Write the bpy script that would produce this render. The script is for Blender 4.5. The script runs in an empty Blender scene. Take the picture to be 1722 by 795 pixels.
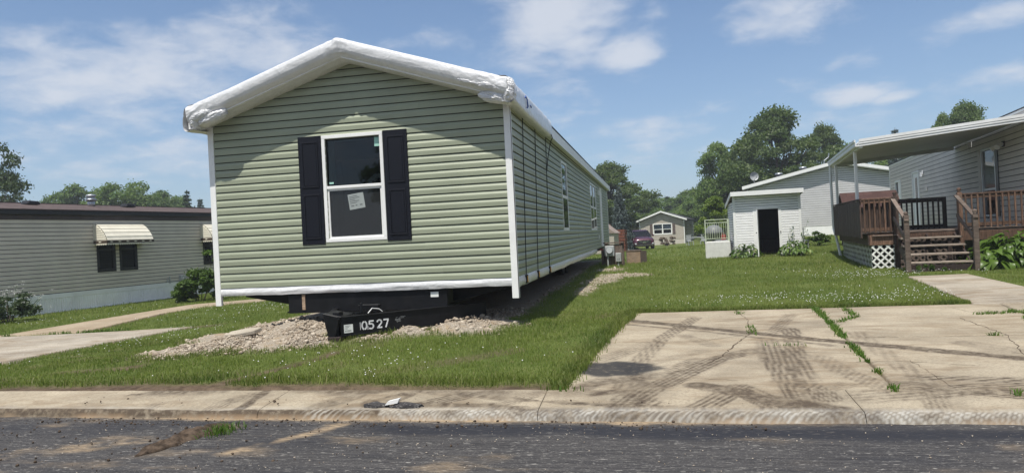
import bpy, bmesh, math, random
import numpy as np
from mathutils import Vector, Matrix, noise as mnoise
R = math.radians
rng = np.random.default_rng(7)
random.seed(7)
S = bpy.context.scene
COL = S.collection

# ---------------------------------------------------------------- camera
EYE = 1.55
YAW, ROLL, FPX = R(11.1), R(2.9), 1200.0
FW = Vector((-math.sin(YAW), math.cos(YAW), 0))
RT0 = Vector((math.cos(YAW), math.sin(YAW), 0))
UP0 = Vector((0, 0, 1))
UP = UP0*math.cos(ROLL) + RT0*math.sin(ROLL)
RT = RT0*math.cos(ROLL) - UP0*math.sin(ROLL)
camd = bpy.data.cameras.new('camera')
camd.sensor_width = 36.0
camd.lens = 36.0*FPX/1722.0
camd.clip_start = 0.1
camd.clip_end = 3000
cam = bpy.data.objects.new('camera', camd)
COL.objects.link(cam)
cam.matrix_world = Matrix(((RT.x, UP.x, -FW.x, 0), (RT.y, UP.y, -FW.y, 0), (RT.z, UP.z, -FW.z, EYE), (0, 0, 0, 1)))
S.camera = cam

def ray(px, py):
    return FW + RT*((px-861)/FPX) - UP*((py-397.5)/FPX)
def at(px, py, d):
    return Vector((0, 0, EYE)) + ray(px, py)*d
def onground(px, py, z=0.0):
    v = ray(px, py)
    return Vector((0, 0, EYE)) + v*((z-EYE)/v.z)

# ---------------------------------------------------------------- sun, sky, exposure
SUN_EL, SUN_AZ = R(65.5), R(180+8)           # azimuth clockwise from +Y
sd = Vector((math.sin(SUN_AZ)*math.cos(SUN_EL), math.cos(SUN_AZ)*math.cos(SUN_EL), math.sin(SUN_EL)))
sun = bpy.data.lights.new('sun', 'SUN')
sun.energy = 4.4
sun.angle = R(0.55)
sun.color = (1.0, 0.955, 0.88)
so = bpy.data.objects.new('sun', sun)
so.rotation_euler = sd.to_track_quat('Z', 'Y').to_euler()
COL.objects.link(so)

W = bpy.data.worlds.new('World')
S.world = W
W.use_nodes = True
wn, wl = W.node_tree.nodes, W.node_tree.links
wn.clear()
def N(t, **kw):
    n = wn.new(t)
    for k, v in kw.items():
        setattr(n, k, v)
    return n
out = N('ShaderNodeOutputWorld')
bg = N('ShaderNodeBackground')
bg.inputs[1].default_value = 0.095
sky = N('ShaderNodeTexSky')
sky.sky_type = 'NISHITA'
sky.sun_disc = False
sky.sun_elevation = SUN_EL
sky.sun_rotation = SUN_AZ
sky.air_density = 1.0
sky.dust_density = .35
sky.ozone_density = 2.6
tc = N('ShaderNodeTexCoord')
def wm(op, a, b=None, c=None):
    n = N('ShaderNodeMath', operation=op)
    for i, v in enumerate((a, b, c)):
        if v is None: continue
        if isinstance(v, (int, float)): n.inputs[i].default_value = v
        else: wl.new(v, n.inputs[i])
    return n.outputs[0]
def wdot(vec):
    n = N('ShaderNodeVectorMath', operation='DOT_PRODUCT')
    wl.new(tc.outputs['Generated'], n.inputs[0])
    n.inputs[1].default_value = vec
    return n.outputs['Value']
sep = N('ShaderNodeSeparateXYZ')
wl.new(tc.outputs['Generated'], sep.inputs[0])
den = wm('ADD', wm('MAXIMUM', sep.outputs[2], 0.0), 0.22)
cx, cy = wm('DIVIDE', sep.outputs[0], den), wm('DIVIDE', sep.outputs[1], den)
comb = N('ShaderNodeCombineXYZ')
wl.new(cx, comb.inputs[0]); wl.new(cy, comb.inputs[1])
def wnoise(scale, detail, rough, off, dist=0.0):
    mp = N('ShaderNodeMapping')
    mp.inputs['Location'].default_value = off
    wl.new(comb.outputs[0], mp.inputs[0])
    n = N('ShaderNodeTexNoise')
    n.inputs['Scale'].default_value = scale
    n.inputs['Detail'].default_value = detail
    n.inputs['Roughness'].default_value = rough
    n.inputs['Distortion'].default_value = dist
    wl.new(mp.outputs[0], n.inputs[0])
    return n.outputs[0]
n1 = wnoise(2.6, 9, 0.56, (3.1, 0.4, 0), 0.15)
n2 = wnoise(7.5, 7, 0.6, (0.2, 5.4, 0), 0.3)
nn = wm('ADD', wm('MULTIPLY', n1, 0.62), wm('MULTIPLY', n2, 0.38))
# the cumulus banks seen in the picture: directions in the sky with angular sizes
CL = [(330, 175, 330, 105, .72), (860, 0, 120, 48, .8), (150, 120, 260, 78, .95), (60, 205, 200, 50, .55), (470, 85, 190, 55, .72), (700, 72, 120, 30, .72), (330, 45, 90, 30, .5),
      (930, 20, 120, 60, 1.25), (1060, 85, 75, 36, 1.25), (985, 75, 70, 40, .85), (1310, 32, 95, 42, 1.2), (1100, 18, 40, 30, .6),
      (1445, 160, 55, 17, 1.5), (1500, 163, 40, 11, 1.25), (1675, 128, 95, 24, .8), (1690, 30, 90, 28, .62), (1470, 100, 30, 14, .5),
      (250, 255, 240, 50, .62), (1090, 235, 140, 50, .66), (930, 170, 90, 50, .55), (1440, 190, 160, 40, .42), (1400, 110, 30, 12, .3)]
acc = None
for px, py, ax, ay, st in CL:
    d = ray(px, py).normalized()
    rr = d.cross(UP0).normalized()
    rr = (rr*math.cos(R(4)) + d.cross(rr)*-math.sin(R(4))).normalized()
    uu = rr.cross(d)
    e = wm('ADD', wm('POWER', wm('ABSOLUTE', wm('DIVIDE', wdot(rr), ax/FPX)), 2.0),
           wm('POWER', wm('ABSOLUTE', wm('DIVIDE', wdot(uu), ay/FPX)), 2.0))
    g = wm('MULTIPLY', wm('EXPONENT', wm('MULTIPLY', e, -1.0)), st)
    g = wm('MULTIPLY', g, wm('GREATER_THAN', wdot(d), 0.0))
    acc = g if acc is None else wm('MAXIMUM', acc, g)
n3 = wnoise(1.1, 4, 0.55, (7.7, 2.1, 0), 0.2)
fill_cloud = wm('MULTIPLY', wm('SUBTRACT', 1.0, wm('MINIMUM', wm('MAXIMUM', wm('MULTIPLY', wm('SUBTRACT', wdot(FW), 0.55), 5.0), 0.0), 1.0)), wm('MULTIPLY', n3, 1.5))  # extra cloud outside the camera's view, added to lift the ambient light
acc = wm('MAXIMUM', acc, fill_cloud)
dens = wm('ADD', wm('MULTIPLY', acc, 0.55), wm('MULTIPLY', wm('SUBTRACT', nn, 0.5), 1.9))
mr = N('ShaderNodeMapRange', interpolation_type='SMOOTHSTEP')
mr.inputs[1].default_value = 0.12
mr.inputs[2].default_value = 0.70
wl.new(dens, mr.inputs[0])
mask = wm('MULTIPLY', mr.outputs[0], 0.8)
# a thin milky veil low in the sky
veil = wm('MULTIPLY', wm('POWER', wm('SUBTRACT', 1.0, wm('MINIMUM', wm('MAXIMUM', sep.outputs[2], 0.0), 1.0)), 4.0), 0.47)
veil = wm('ADD', veil, wm('MULTIPLY', n1, 0.12))
mixv = N('ShaderNodeMixRGB')
mixv.inputs[2].default_value = (3.5, 4.5, 5.8, 1)
tint = N('ShaderNodeMixRGB', blend_type='MULTIPLY')
tint.inputs[0].default_value = 1.0
tint.inputs[2].default_value = (.84, .95, 1.06, 1)
wl.new(sky.outputs[0], tint.inputs[1])
wl.new(veil, mixv.inputs[0]); wl.new(tint.outputs[0], mixv.inputs[1])
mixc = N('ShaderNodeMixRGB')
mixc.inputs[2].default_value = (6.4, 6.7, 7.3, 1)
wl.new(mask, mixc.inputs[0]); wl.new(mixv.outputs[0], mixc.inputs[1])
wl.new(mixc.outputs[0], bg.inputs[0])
wl.new(bg.outputs[0], out.inputs[0])

S.view_settings.view_transform = 'Standard'
S.view_settings.look = 'None'
S.view_settings.exposure = 0.28
S.view_settings.gamma = 1.0
S.cycles.max_bounces = 8
S.cycles.transparent_max_bounces = 12

# ---------------------------------------------------------------- materials
class NT:
    def __init__(s, name):
        s.m = bpy.data.materials.new(name)
        s.m.use_nodes = True
        s.n, s.l = s.m.node_tree.nodes, s.m.node_tree.links
        s.n.clear()
        s.out = s.n.new('ShaderNodeOutputMaterial')
        s.p = s.n.new('ShaderNodeBsdfPrincipled')
        s.l.new(s.p.outputs[0], s.out.inputs[0])
        s.tc = s.n.new('ShaderNodeTexCoord')
        s.geo = s.n.new('ShaderNodeNewGeometry')
    def setin(s, sock, v):
        if isinstance(v, (int, float)): sock.default_value = v
        elif isinstance(v, tuple): sock.default_value = v if len(v) == len(sock.default_value) else (*v, 1)
        else: s.l.new(v, sock)
    def math(s, op, a, b=None, c=None, clamp=False):
        n = s.n.new('ShaderNodeMath'); n.operation = op; n.use_clamp = clamp
        for i, v in enumerate((a, b, c)):
            if v is not None: s.setin(n.inputs[i], v)
        return n.outputs[0]
    def noise(s, scale, detail=5, rough=.55, stretch=(1, 1, 1), coord='Object', dist=0.0, off=(0, 0, 0)):
        mp = s.n.new('ShaderNodeMapping')
        mp.inputs['Scale'].default_value = stretch
        mp.inputs['Location'].default_value = off
        s.l.new(s.geo.outputs['Position'] if coord == 'World' else s.tc.outputs[coord], mp.inputs[0])
        n = s.n.new('ShaderNodeTexNoise')
        n.inputs['Scale'].default_value = scale
        n.inputs['Detail'].default_value = detail
        n.inputs['Roughness'].default_value = rough
        n.inputs['Distortion'].default_value = dist
        s.l.new(mp.outputs[0], n.inputs[0])
        return n.outputs[0]
    def ramp(s, v, a, b, x0=0.0, x1=1.0, smooth=True):
        n = s.n.new('ShaderNodeMapRange')
        if smooth: n.interpolation_type = 'SMOOTHSTEP'
        s.setin(n.inputs[0], v)
        for i, q in zip((1, 2, 3, 4), (x0, x1, a, b)): s.setin(n.inputs[i], q)
        return n.outputs[0]
    def mix(s, f, a, b, mode='MIX'):
        n = s.n.new('ShaderNodeMixRGB'); n.blend_type = mode
        s.setin(n.inputs[0], f); s.setin(n.inputs[1], a); s.setin(n.inputs[2], b)
        return n.outputs[0]
    def attr(s, name):
        n = s.n.new('ShaderNodeAttribute'); n.attribute_name = name
        return n.outputs['Fac']
    def island(s): return s.geo.outputs['Random Per Island']
    def objrand(s):
        n = s.n.new('ShaderNodeObjectInfo'); return n.outputs['Random']
    def bump(s, h, strength=.3, dist=.01, chain=None):
        n = s.n.new('ShaderNodeBump')
        n.inputs['Strength'].default_value = strength
        n.inputs['Distance'].default_value = dist
        s.setin(n.inputs['Height'], h)
        if chain is not None: s.l.new(chain, n.inputs['Normal'])
        s.l.new(n.outputs[0], s.p.inputs['Normal'])
        return n.outputs[0]
    def fin(s, col=None, rough=.6, metal=0.0, spec=.5):
        if col is not None: s.setin(s.p.inputs['Base Color'], col)
        s.setin(s.p.inputs['Roughness'], rough)
        s.setin(s.p.inputs['Metallic'], metal)
        s.setin(s.p.inputs['Specular IOR Level'], spec)
        return s.m
def sc(c, k): return tuple(min(1.0, x*k) for x in c[:3])
M = {}
def plain(name, c, rough=.55, var=.18, scale=4, stretch=(1, 1, 1), metal=0.0, spec=.4, bump=0.0, dirt=0.0, dirtc=(.16, .13, .1), rnd=0.0, bscale=40):
    t = NT(name)
    n = t.noise(scale, 6, .6, stretch)
    col = t.mix(t.ramp(n, 0, 1, .3, .7), sc(c, 1-var), sc(c, 1+var))
    if dirt:
        d = t.noise(1.7, 8, .65, (1, 1, 1), 'World')
        col = t.mix(t.ramp(d, 0, dirt, .45, .75), col, dirtc)
    if rnd:
        col = t.mix(1.0, col, t.ramp(t.objrand(), 1-rnd, 1+rnd, smooth=False), 'MULTIPLY')
    if bump:
        t.bump(t.noise(bscale, 5, .6, stretch), bump, .01)
    M[name] = t.fin(col, rough, metal, spec)
    return M[name]

plain('sage_siding', (.302, .330, .238), .42, .06, 1.2, (1, 1, 1), spec=.35, rnd=.045, bump=.12, bscale=7, dirt=.22, dirtc=(.30, .32, .23))
plain('white_trim', (.78, .78, .76), .4, .04, 3, dirt=.12, dirtc=(.5, .48, .44))
plain('vinyl_white', (.82, .82, .815), .42, .04, 3, dirt=.15, dirtc=(.5, .5, .47), rnd=.03)
plain('grey_siding', (.60, .555, .51), .45, .05, 2, dirt=.2, dirtc=(.36, .35, .33), rnd=.03)
plain('grey_siding_far', (.55, .545, .55), .45, .05, 2, rnd=.02)
plain('beige_siding', (.62, .565, .485), .5, .05, 2, dirt=.2, dirtc=(.36, .35, .3), rnd=.025)
plain('tan_siding', (.42, .38, .32), .5, .05, 2, rnd=.02)
plain('cream_siding', (.68, .64, .5), .5, .05, 2)
plain('navy_vinyl', (.0065, .0075, .0125), .5, .15, 30, (1, 1, 6), spec=.22, bump=.15, bscale=60)
plain('dark_frame', (.02, .02, .022), .4, .2, 8)
plain('brown_fascia', (.06, .045, .045), .5, .15, 3, dirt=.2)
plain('chassis_black', (.006, .0065, .008), .5, .35, 6, spec=.25, bump=.25, bscale=30, dirt=.15, dirtc=(.05, .045, .04))
plain('underbelly', (.012, .012, .013), .6, .3, 5)
plain('interior_dark', (.035, .035, .035), .8, .1, 3)
plain('interior_mint', (.22, .36, .32), .6, .1, 3)
plain('mint_sticker', (.35, .62, .52), .6, .06, 20)
plain('paper', (.72, .74, .70), .6, .04, 20)
plain('paper_dim', (.30, .33, .32), .6, .06, 20)
plain('ink', (.12, .13, .13), .7, .2, 30)
plain('stencil_white', (.75, .76, .76), .6, .12, 35)
plain('orange_tag', (.72, .35, .05), .5, .1, 20)
plain('strap_black', (.015, .015, .018), .7, .2, 20)
plain('blue_ink', (.03, .08, .30), .6, .2, 20)
plain('aluminium', (.62, .64, .66), .38, .06, 6, metal=.55, spec=.5)
plain('galvanised', (.42, .44, .46), .42, .2, 12, metal=.75)
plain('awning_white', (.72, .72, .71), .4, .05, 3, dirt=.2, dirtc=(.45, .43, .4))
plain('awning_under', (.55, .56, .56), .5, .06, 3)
plain('awning_cream', (.72, .68, .56), .45, .05, 5, dirt=.15)
plain('valance_brown', (.075, .055, .04), .5, .3, 10)
plain('skirt_white', (.84, .84, .83), .45, .04, 3, dirt=.25, dirtc=(.45, .43, .38), rnd=.03)
plain('wood_brown', (.13, .076, .051), .7, .5, 5, (12, 12, 1.2), bump=.5, bscale=12, spec=.25, rnd=.32, dirt=.35, dirtc=(.17, .135, .11))
plain('wood_grey', (.15, .115, .095), .8, .42, 5, (1.2, 12, 12), bump=.5, bscale=12, spec=.2, rnd=.25, dirt=.45, dirtc=(.26, .23, .2))
plain('wood_tread', (.27, .225, .185), .8, .35, 5, (1.2, 12, 12), bump=.5, bscale=12, spec=.2, rnd=.2, dirt=.5, dirtc=(.16, .13, .11))
plain('wood_dark', (.035, .024, .021), .6, .4, 5, (10, 10, 1.5), bump=.3, bscale=12, spec=.3, rnd=.25)
plain('wood_panel', (.062, .04, .031), .7, .45, 4, (10, 10, 1.0), bump=.4, bscale=12, spec=.25, rnd=.3, dirt=.4, dirtc=(.1, .085, .075))
plain('wood_pale', (.30, .21, .14), .75, .3, 5, (1.2, 8, 8), bump=.4, bscale=12, rnd=.2, dirt=.4, dirtc=(.22, .2, .17))
plain('lattice_white', (.72, .73, .69), .5, .08, 6, dirt=.35, dirtc=(.4, .4, .33), rnd=.06)
plain('concrete_white', (.62, .62, .59), .7, .08, 5, dirt=.3, dirtc=(.42, .4, .36), bump=.2)
plain('rail_green', (.45, .50, .38), .5, .12, 8)
plain('grill_grey', (.16, .165, .17), .5, .08, 8)
plain('meter_grey', (.42, .44, .44), .5, .08, 8, metal=.2, dirt=.3)
plain('black_rubber', (.014, .014, .015), .75, .2, 15)
plain('chrome', (.7, .72, .74), .18, .05, 5, metal=.95)
plain('lamp_glass', (.55, .58, .60), .1, .05, 5, spec=.8)
plain('red_plastic', (.26, .02, .02), .4, .1, 8)
plain('rust_wood', (.17, .06, .035), .8, .35, 3, (1, 1, 5), rnd=.15)
plain('bark', (.085, .065, .05), .9, .35, 7, (1, 1, .25), bump=.6, bscale=15)
plain('stem_green', (.06, .10, .03), .7, .3, 10)
plain('petal_white', (.72, .72, .68), .7, .08, 20)
plain('mud', (.075, .055, .04), .95, .5, 18, spec=.1, bump=.8, bscale=25)
plain('skirt_tan', (.52, .48, .42), .6, .05, 3)
plain('shutter_brown', (.10, .075, .065), .6, .1, 6)
plain('roof_tan', (.25, .20, .17), .85, .2, 6)
# -- car paint
t = NT('maroon_paint')
t.p.inputs['Coat Weight'].default_value = .8
t.p.inputs['Coat Roughness'].default_value = .06
M['maroon_paint'] = t.fin(t.mix(t.noise(3), (.055, .006, .020), (.075, .009, .026)), .4, .3)
# -- window glass: see-through with real reflections
def glass(name, tint, diff=0.0, dcol=(.02, .02, .02), base_r=0.045):
    t = NT(name)
    t.n.remove(t.p)
    tr = t.n.new('ShaderNodeBsdfTransparent'); tr.inputs[0].default_value = (*tint, 1)
    gl = t.n.new('ShaderNodeBsdfGlossy'); gl.inputs['Roughness'].default_value = .015
    gl.inputs[0].default_value = (.95, .97, 1, 1)
    lw = t.n.new('ShaderNodeFresnel'); lw.inputs[0].default_value = 1.5
    bp = t.n.new('ShaderNodeBump'); bp.inputs['Strength'].default_value = .02
    t.l.new(t.noise(1.6, 2), bp.inputs['Height']); t.l.new(bp.outputs[0], gl.inputs['Normal'])
    base = tr.outputs[0]
    if diff:
        df = t.n.new('ShaderNodeBsdfDiffuse'); df.inputs[0].default_value = (*dcol, 1)
        m0 = t.n.new('ShaderNodeMixShader'); m0.inputs[0].default_value = diff
        t.l.new(base, m0.inputs[1]); t.l.new(df.outputs[0], m0.inputs[2]); base = m0.outputs[0]
    mx = t.n.new('ShaderNodeMixShader')
    t.l.new(t.math('MULTIPLY', lw.outputs[0], .75, clamp=True), mx.inputs[0])
    t.l.new(base, mx.inputs[1]); t.l.new(gl.outputs[0], mx.inputs[2])
    t.l.new(mx.outputs[0], t.out.inputs[0])
    M[name] = t.m
glass('glass', (.55, .60, .62))
glass('glass_screen', (.35, .36, .37), .35, (.055, .058, .06))
glass('glass_curtain', (.3, .32, .32), .75, (.20, .225, .215))
glass('glass_dark', (.05, .055, .06), .3, (.02, .022, .024))
# -- white plastic film
t = NT('white_film')
n = t.noise(2.2, 6, .6, (1, 1, 1), 'Object', .6)
n2 = t.noise(11, 5, .6, (1, 1, 1), 'Object', 1.0)
n3 = t.noise(1.5, 4, .55, (1, .6, 1), 'Object', 1.5, (4, 1, 2)); n4 = t.noise(4.2, 4, .6, (.7, 1, 1.3), 'Object', 2.2)
r3 = t.math('SUBTRACT', 1.0, t.math('MULTIPLY', t.math('ABSOLUTE', t.math('SUBTRACT', n3, .5)), 9.0), clamp=True)
r4 = t.math('SUBTRACT', 1.0, t.math('MULTIPLY', t.math('ABSOLUTE', t.math('SUBTRACT', n4, .5)), 7.0), clamp=True)
b = t.bump(t.math('ADD', r3, t.math('MULTIPLY', r4, .3)), .24, .015); t.bump(n, .2, .04, b)
t.p.inputs['Subsurface Weight'].default_value = 0.0
M['white_film'] = t.fin(t.mix(t.ramp(n2, 0, 1, .3, .7), (.66, .665, .67), (.73, .73, .73)), .26, 0, .5)
# -- shingles
def shingle(name, c):
    t = NT(name)
    br = t.n.new('ShaderNodeTexBrick')
    br.inputs['Scale'].default_value = 1.0
    br.inputs['Brick Width'].default_value = .32; br.inputs['Row Height'].default_value = .14
    br.inputs['Mortar Size'].default_value = .006
    br.inputs['Color1'].default_value = (*sc(c, .7), 1); br.inputs['Color2'].default_value = (*sc(c, 1.3), 1)
    br.inputs['Mortar'].default_value = (*sc(c, .4), 1)
    t.l.new(t.tc.outputs['Object'], br.inputs[0])
    n = t.noise(60, 3)
    col = t.mix(.5, br.outputs[0], t.mix(n, sc(c, .5), sc(c, 1.6)))
    t.bump(t.math('ADD', br.outputs[1], t.math('MULTIPLY', n, .6)), .6, .02)
    M[name] = t.fin(col, .9, 0, .2)
shingle('shingle_brown', (.10, .075, .07))
shingle('shingle_dark', (.06, .06, .065))
shingle('shingle_red', (.075, .042, .036))
# -- asphalt, milled
t = NT('asphalt')
g = t.noise(3.4, 6, .7, (.35, 9, 1), 'World')                 # grooves along the street
g2 = t.noise(22, 4, .7, (.25, 4, 1), 'World')
s1 = t.noise(95, 2, .6, (.55, 1, 1), 'World')
s2 = t.noise(38, 3, .6, (.35, 1.3, 1), 'World')
big = t.noise(.9, 5, .6, (.45, 1.6, 1), 'World')
col = t.mix(t.ramp(g, 0, 1, .3, .7), (.026, .025, .027), (.078, .073, .070))
col = t.mix(t.ramp(s1, 0, .9, .57, .70), col, (.17, .16, .15))
col = t.mix(t.math('MULTIPLY', t.ramp(s2, 0, 1, .60, .68), t.ramp(g2, .15, 1, .42, .58)), col, (.33, .315, .285))
col = t.mix(t.ramp(s2, .65, 0, .30, .42), col, (.02, .02, .022))
dust = t.noise(1.1, 7, .65, (.55, 1.8, 1), 'World', .8, (4.2, 1.3, 0))
col = t.mix(t.math('MULTIPLY', t.ramp(dust, 0, .75, .58, .78), t.ramp(s2, .3, 1, .35, .6)), col, (.30, .23, .15))
col = t.mix(t.math('MULTIPLY', t.attr('tar'), t.ramp(s2, 1, .72, .52, .66)), col, (.022, .023, .029))
col = t.mix(t.math('MULTIPLY', t.attr('dust'), t.ramp(s2, .35, 1, .35, .6)), col, (.42, .31, .19))
b = t.bump(t.math('ADD', t.math('ADD', t.math('MULTIPLY', g, .8), s2), t.math('MULTIPLY', s1, .5)), .9, .012)
M['asphalt'] = t.fin(col, .85, 0, .3)
# -- concrete with dirt attribute
def concrete(name, c, kerb=False):
    t = NT(name)
    a = t.noise(1.3, 7, .6, (1, 1, 1), 'World'); f = t.noise(45, 4, .6, (1, 1, 1), 'World'); sp = t.noise(140, 2, .5, (1, 1, 1), 'World')
    col = t.mix(t.ramp(a, 0, 1, .3, .72), sc(c, .78), sc(c, 1.14))
    col = t.mix(t.ramp(f, .5, 0, .36, .52), col, sc(c, .5))
    col = t.mix(t.ramp(t.noise(24, 5, .7, (1, 1, 1), 'World'), 0, .35, .5, .7), col, sc(c, 1.35))
    col = t.mix(t.ramp(sp, 0, .30, .58, .72), col, sc(c, .45))
    col = t.mix(1.0, col, t.ramp(t.objrand(), .93, 1.05, smooth=False), 'MULTIPLY')
    st = t.noise(.8, 8, .68, (.55, 1.6, 1), 'World', .6, (2.2, 7.1, 0)); st2 = t.noise(5.5, 6, .65, (.5, 1.2, 1), 'World', .4)
    col = t.mix(t.math('MULTIPLY', t.ramp(st, .12, .9, .40, .66), t.ramp(st2, .3, 1, .38, .62)), col, (.22, .165, .105))
    col = t.mix(t.ramp(st2, 0, .22, .6, .7), col, (.15, .115, .08))
    d2 = t.noise(14, 5, .7, (1, 1, 1), 'World')
    col = t.mix(t.math('MULTIPLY', t.attr('dirt'), t.ramp(d2, .55, 1.0, .32, .6), clamp=True), col, (.080, .060, .042))
    col = t.mix(t.math('MULTIPLY', t.attr('sand'), t.ramp(d2, .3, 1.0, .3, .6), clamp=True), col, (.36, .25, .15))
    col = t.mix(t.math('MULTIPLY', t.attr('scrape'), 1.0, clamp=True), col, (.44, .425, .385))
    col = t.mix(t.math('MULTIPLY', t.attr('soot'), t.ramp(d2, .75, 1.0, .3, .5), clamp=True), col, (.028, .028, .030))
    h = t.math('ADD', t.math('MULTIPLY', f, .6), t.math('ADD', t.math('MULTIPLY', sp, .3), t.math('MULTIPLY', t.attr('scrape'), .8)))
    t.bump(h, .45, .012)
    M[name] = t.fin(col, .85, 0, .25)
concrete('concrete', (.405, .348, .258))
concrete('concrete_pale', (.42, .375, .305))
# -- soil and turf under the blades
t = NT('ground')
a = t.noise(.55, 6, .6, (1, 1, 1), 'World'); b_ = t.noise(7, 6, .65, (1, 1, 1), 'World'); c_ = t.noise(60, 4, .7, (1, 1, 1), 'World')
turf = t.mix(t.ramp(a, 0, 1, .35, .65), (.092, .128, .026), (.14, .170, .044))
turf = t.mix(t.ramp(b_, 0, .6, .45, .75), turf, (.12, .14, .045))
turf = t.mix(t.ramp(c_, .65, 0, .35, .55), turf, (.026, .048, .010))
soil = t.mix(t.ramp(b_, 0, 1, .3, .7), (.075, .052, .036), (.165, .12, .082))
soil = t.mix(t.ramp(c_, .5, 0, .3, .5), soil, (.05, .038, .028))
grav = t.mix(t.ramp(c_, 0, 1, .35, .65), (.20, .165, .125), (.46, .41, .34))
grav = t.mix(t.ramp(b_, 0, .7, .45, .7), grav, (.34, .25, .15))
col = t.mix(t.math('MULTIPLY', t.attr('bare'), 1, clamp=True), turf, soil)
col = t.mix(t.math('MULTIPLY', t.attr('gravel'), 1, clamp=True), col, grav)
t.bump(t.math('ADD', b_, t.math('MULTIPLY', c_, .8)), .8, .03)
M['ground'] = t.fin(col, .95, 0, .15)
# -- stones
t = NT('stones')
i = t.island()
col = t.mix(i, (.20, .165, .13), (.58, .54, .47))
M['stones'] = t.fin(t.mix(t.noise(60, 3), sc((.5, .5, .5), .8), col, 'MIX'), .9, 0, .2)
t = NT('stones')
i = t.island()
col = t.mix(t.ramp(i, 0, 1, 0, 1), (.22, .165, .115), (.54, .47, .375))
col = t.mix(.35, col, t.mix(t.noise(50, 3), (.12, .1, .08), (.6, .52, .42)))
M['stones'] = t.fin(col, .9, 0, .2)
# -- leaves
def leafmat(name, c0, c1, trans=.3, hl=None, rough=.5):
    t = NT(name)
    i = t.island()
    n = t.noise(.45, 3, .5, (1, 1, 1), 'World')
    f = t.math('ADD', t.math('MULTIPLY', i, .6), t.math('MULTIPLY', t.ramp(n, 0, 1, .3, .7), .4))
    col = t.mix(f, c0, c1)
    if name == 'grass_blade':
        n2 = t.noise(1.6, 5, .65, (1, 1, 1), 'World')
        col = t.mix(t.ramp(n2, 0, .55, .52, .72), col, (.20, .19, .075))
        n4 = t.noise(.8, 4, .6, (1, 1, 1), 'World', 0, (9, 3, 0))
        col = t.mix(t.ramp(n4, 0, .5, .5, .7), col, (.05, .115, .022))
    if hl: col = t.mix(t.ramp(i, 0, 1, .86, .97), col, hl)
    col = t.mix(1.0, col, t.ramp(t.objrand(), .85, 1.15, smooth=False), 'MULTIPLY')
    t.fin(col, rough, 0, .3)
    tl = t.n.new('ShaderNodeBsdfTranslucent')
    t.l.new(t.mix(1.0, col, (1.15, 1.3, .6), 'MULTIPLY'), tl.inputs[0])
    mx = t.n.new('ShaderNodeMixShader'); mx.inputs[0].default_value = trans
    t.l.new(t.p.outputs[0], mx.inputs[1]); t.l.new(tl.outputs[0], mx.inputs[2]); t.l.new(mx.outputs[0], t.out.inputs[0])
    M[name] = t.m
leafmat('grass_blade', (.098, .148, .022), (.245, .285, .072), .35, (.28, .26, .12), .55)
leafmat('weed_blade', (.055, .12, .015), (.13, .22, .035), .35, (.24, .26, .08))
leafmat('leaf_oak', (.058, .100, .030), (.150, .195, .068), .40)
leafmat('leaf_maple', (.070, .126, .032), (.180, .240, .072), .40)
leafmat('leaf_light', (.065, .122, .028), (.155, .215, .055), .36)
leafmat('leaf_lime', (.10, .17, .02), (.23, .30, .045), .3)
leafmat('leaf_spruce', (.070, .100, .096), (.170, .215, .205), .15)
leafmat('leaf_pine', (.018, .040, .020), (.048, .075, .036), .12)
leafmat('leaf_shrub', (.040, .085, .015), (.12, .19, .035), .3)
leafmat('leaf_greyish', (.035, .060, .024), (.095, .125, .055), .25)
leafmat('leaf_purple', (.16, .12, .10), (.30, .24, .20), .3)
leafmat('hosta_leaf', (.045, .10, .016), (.15, .225, .042), .3, (.36, .40, .10), .35)
leafmat('hosta_small', (.035, .078, .014), (.13, .20, .045), .3, (.36, .40, .18), .42)

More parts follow.
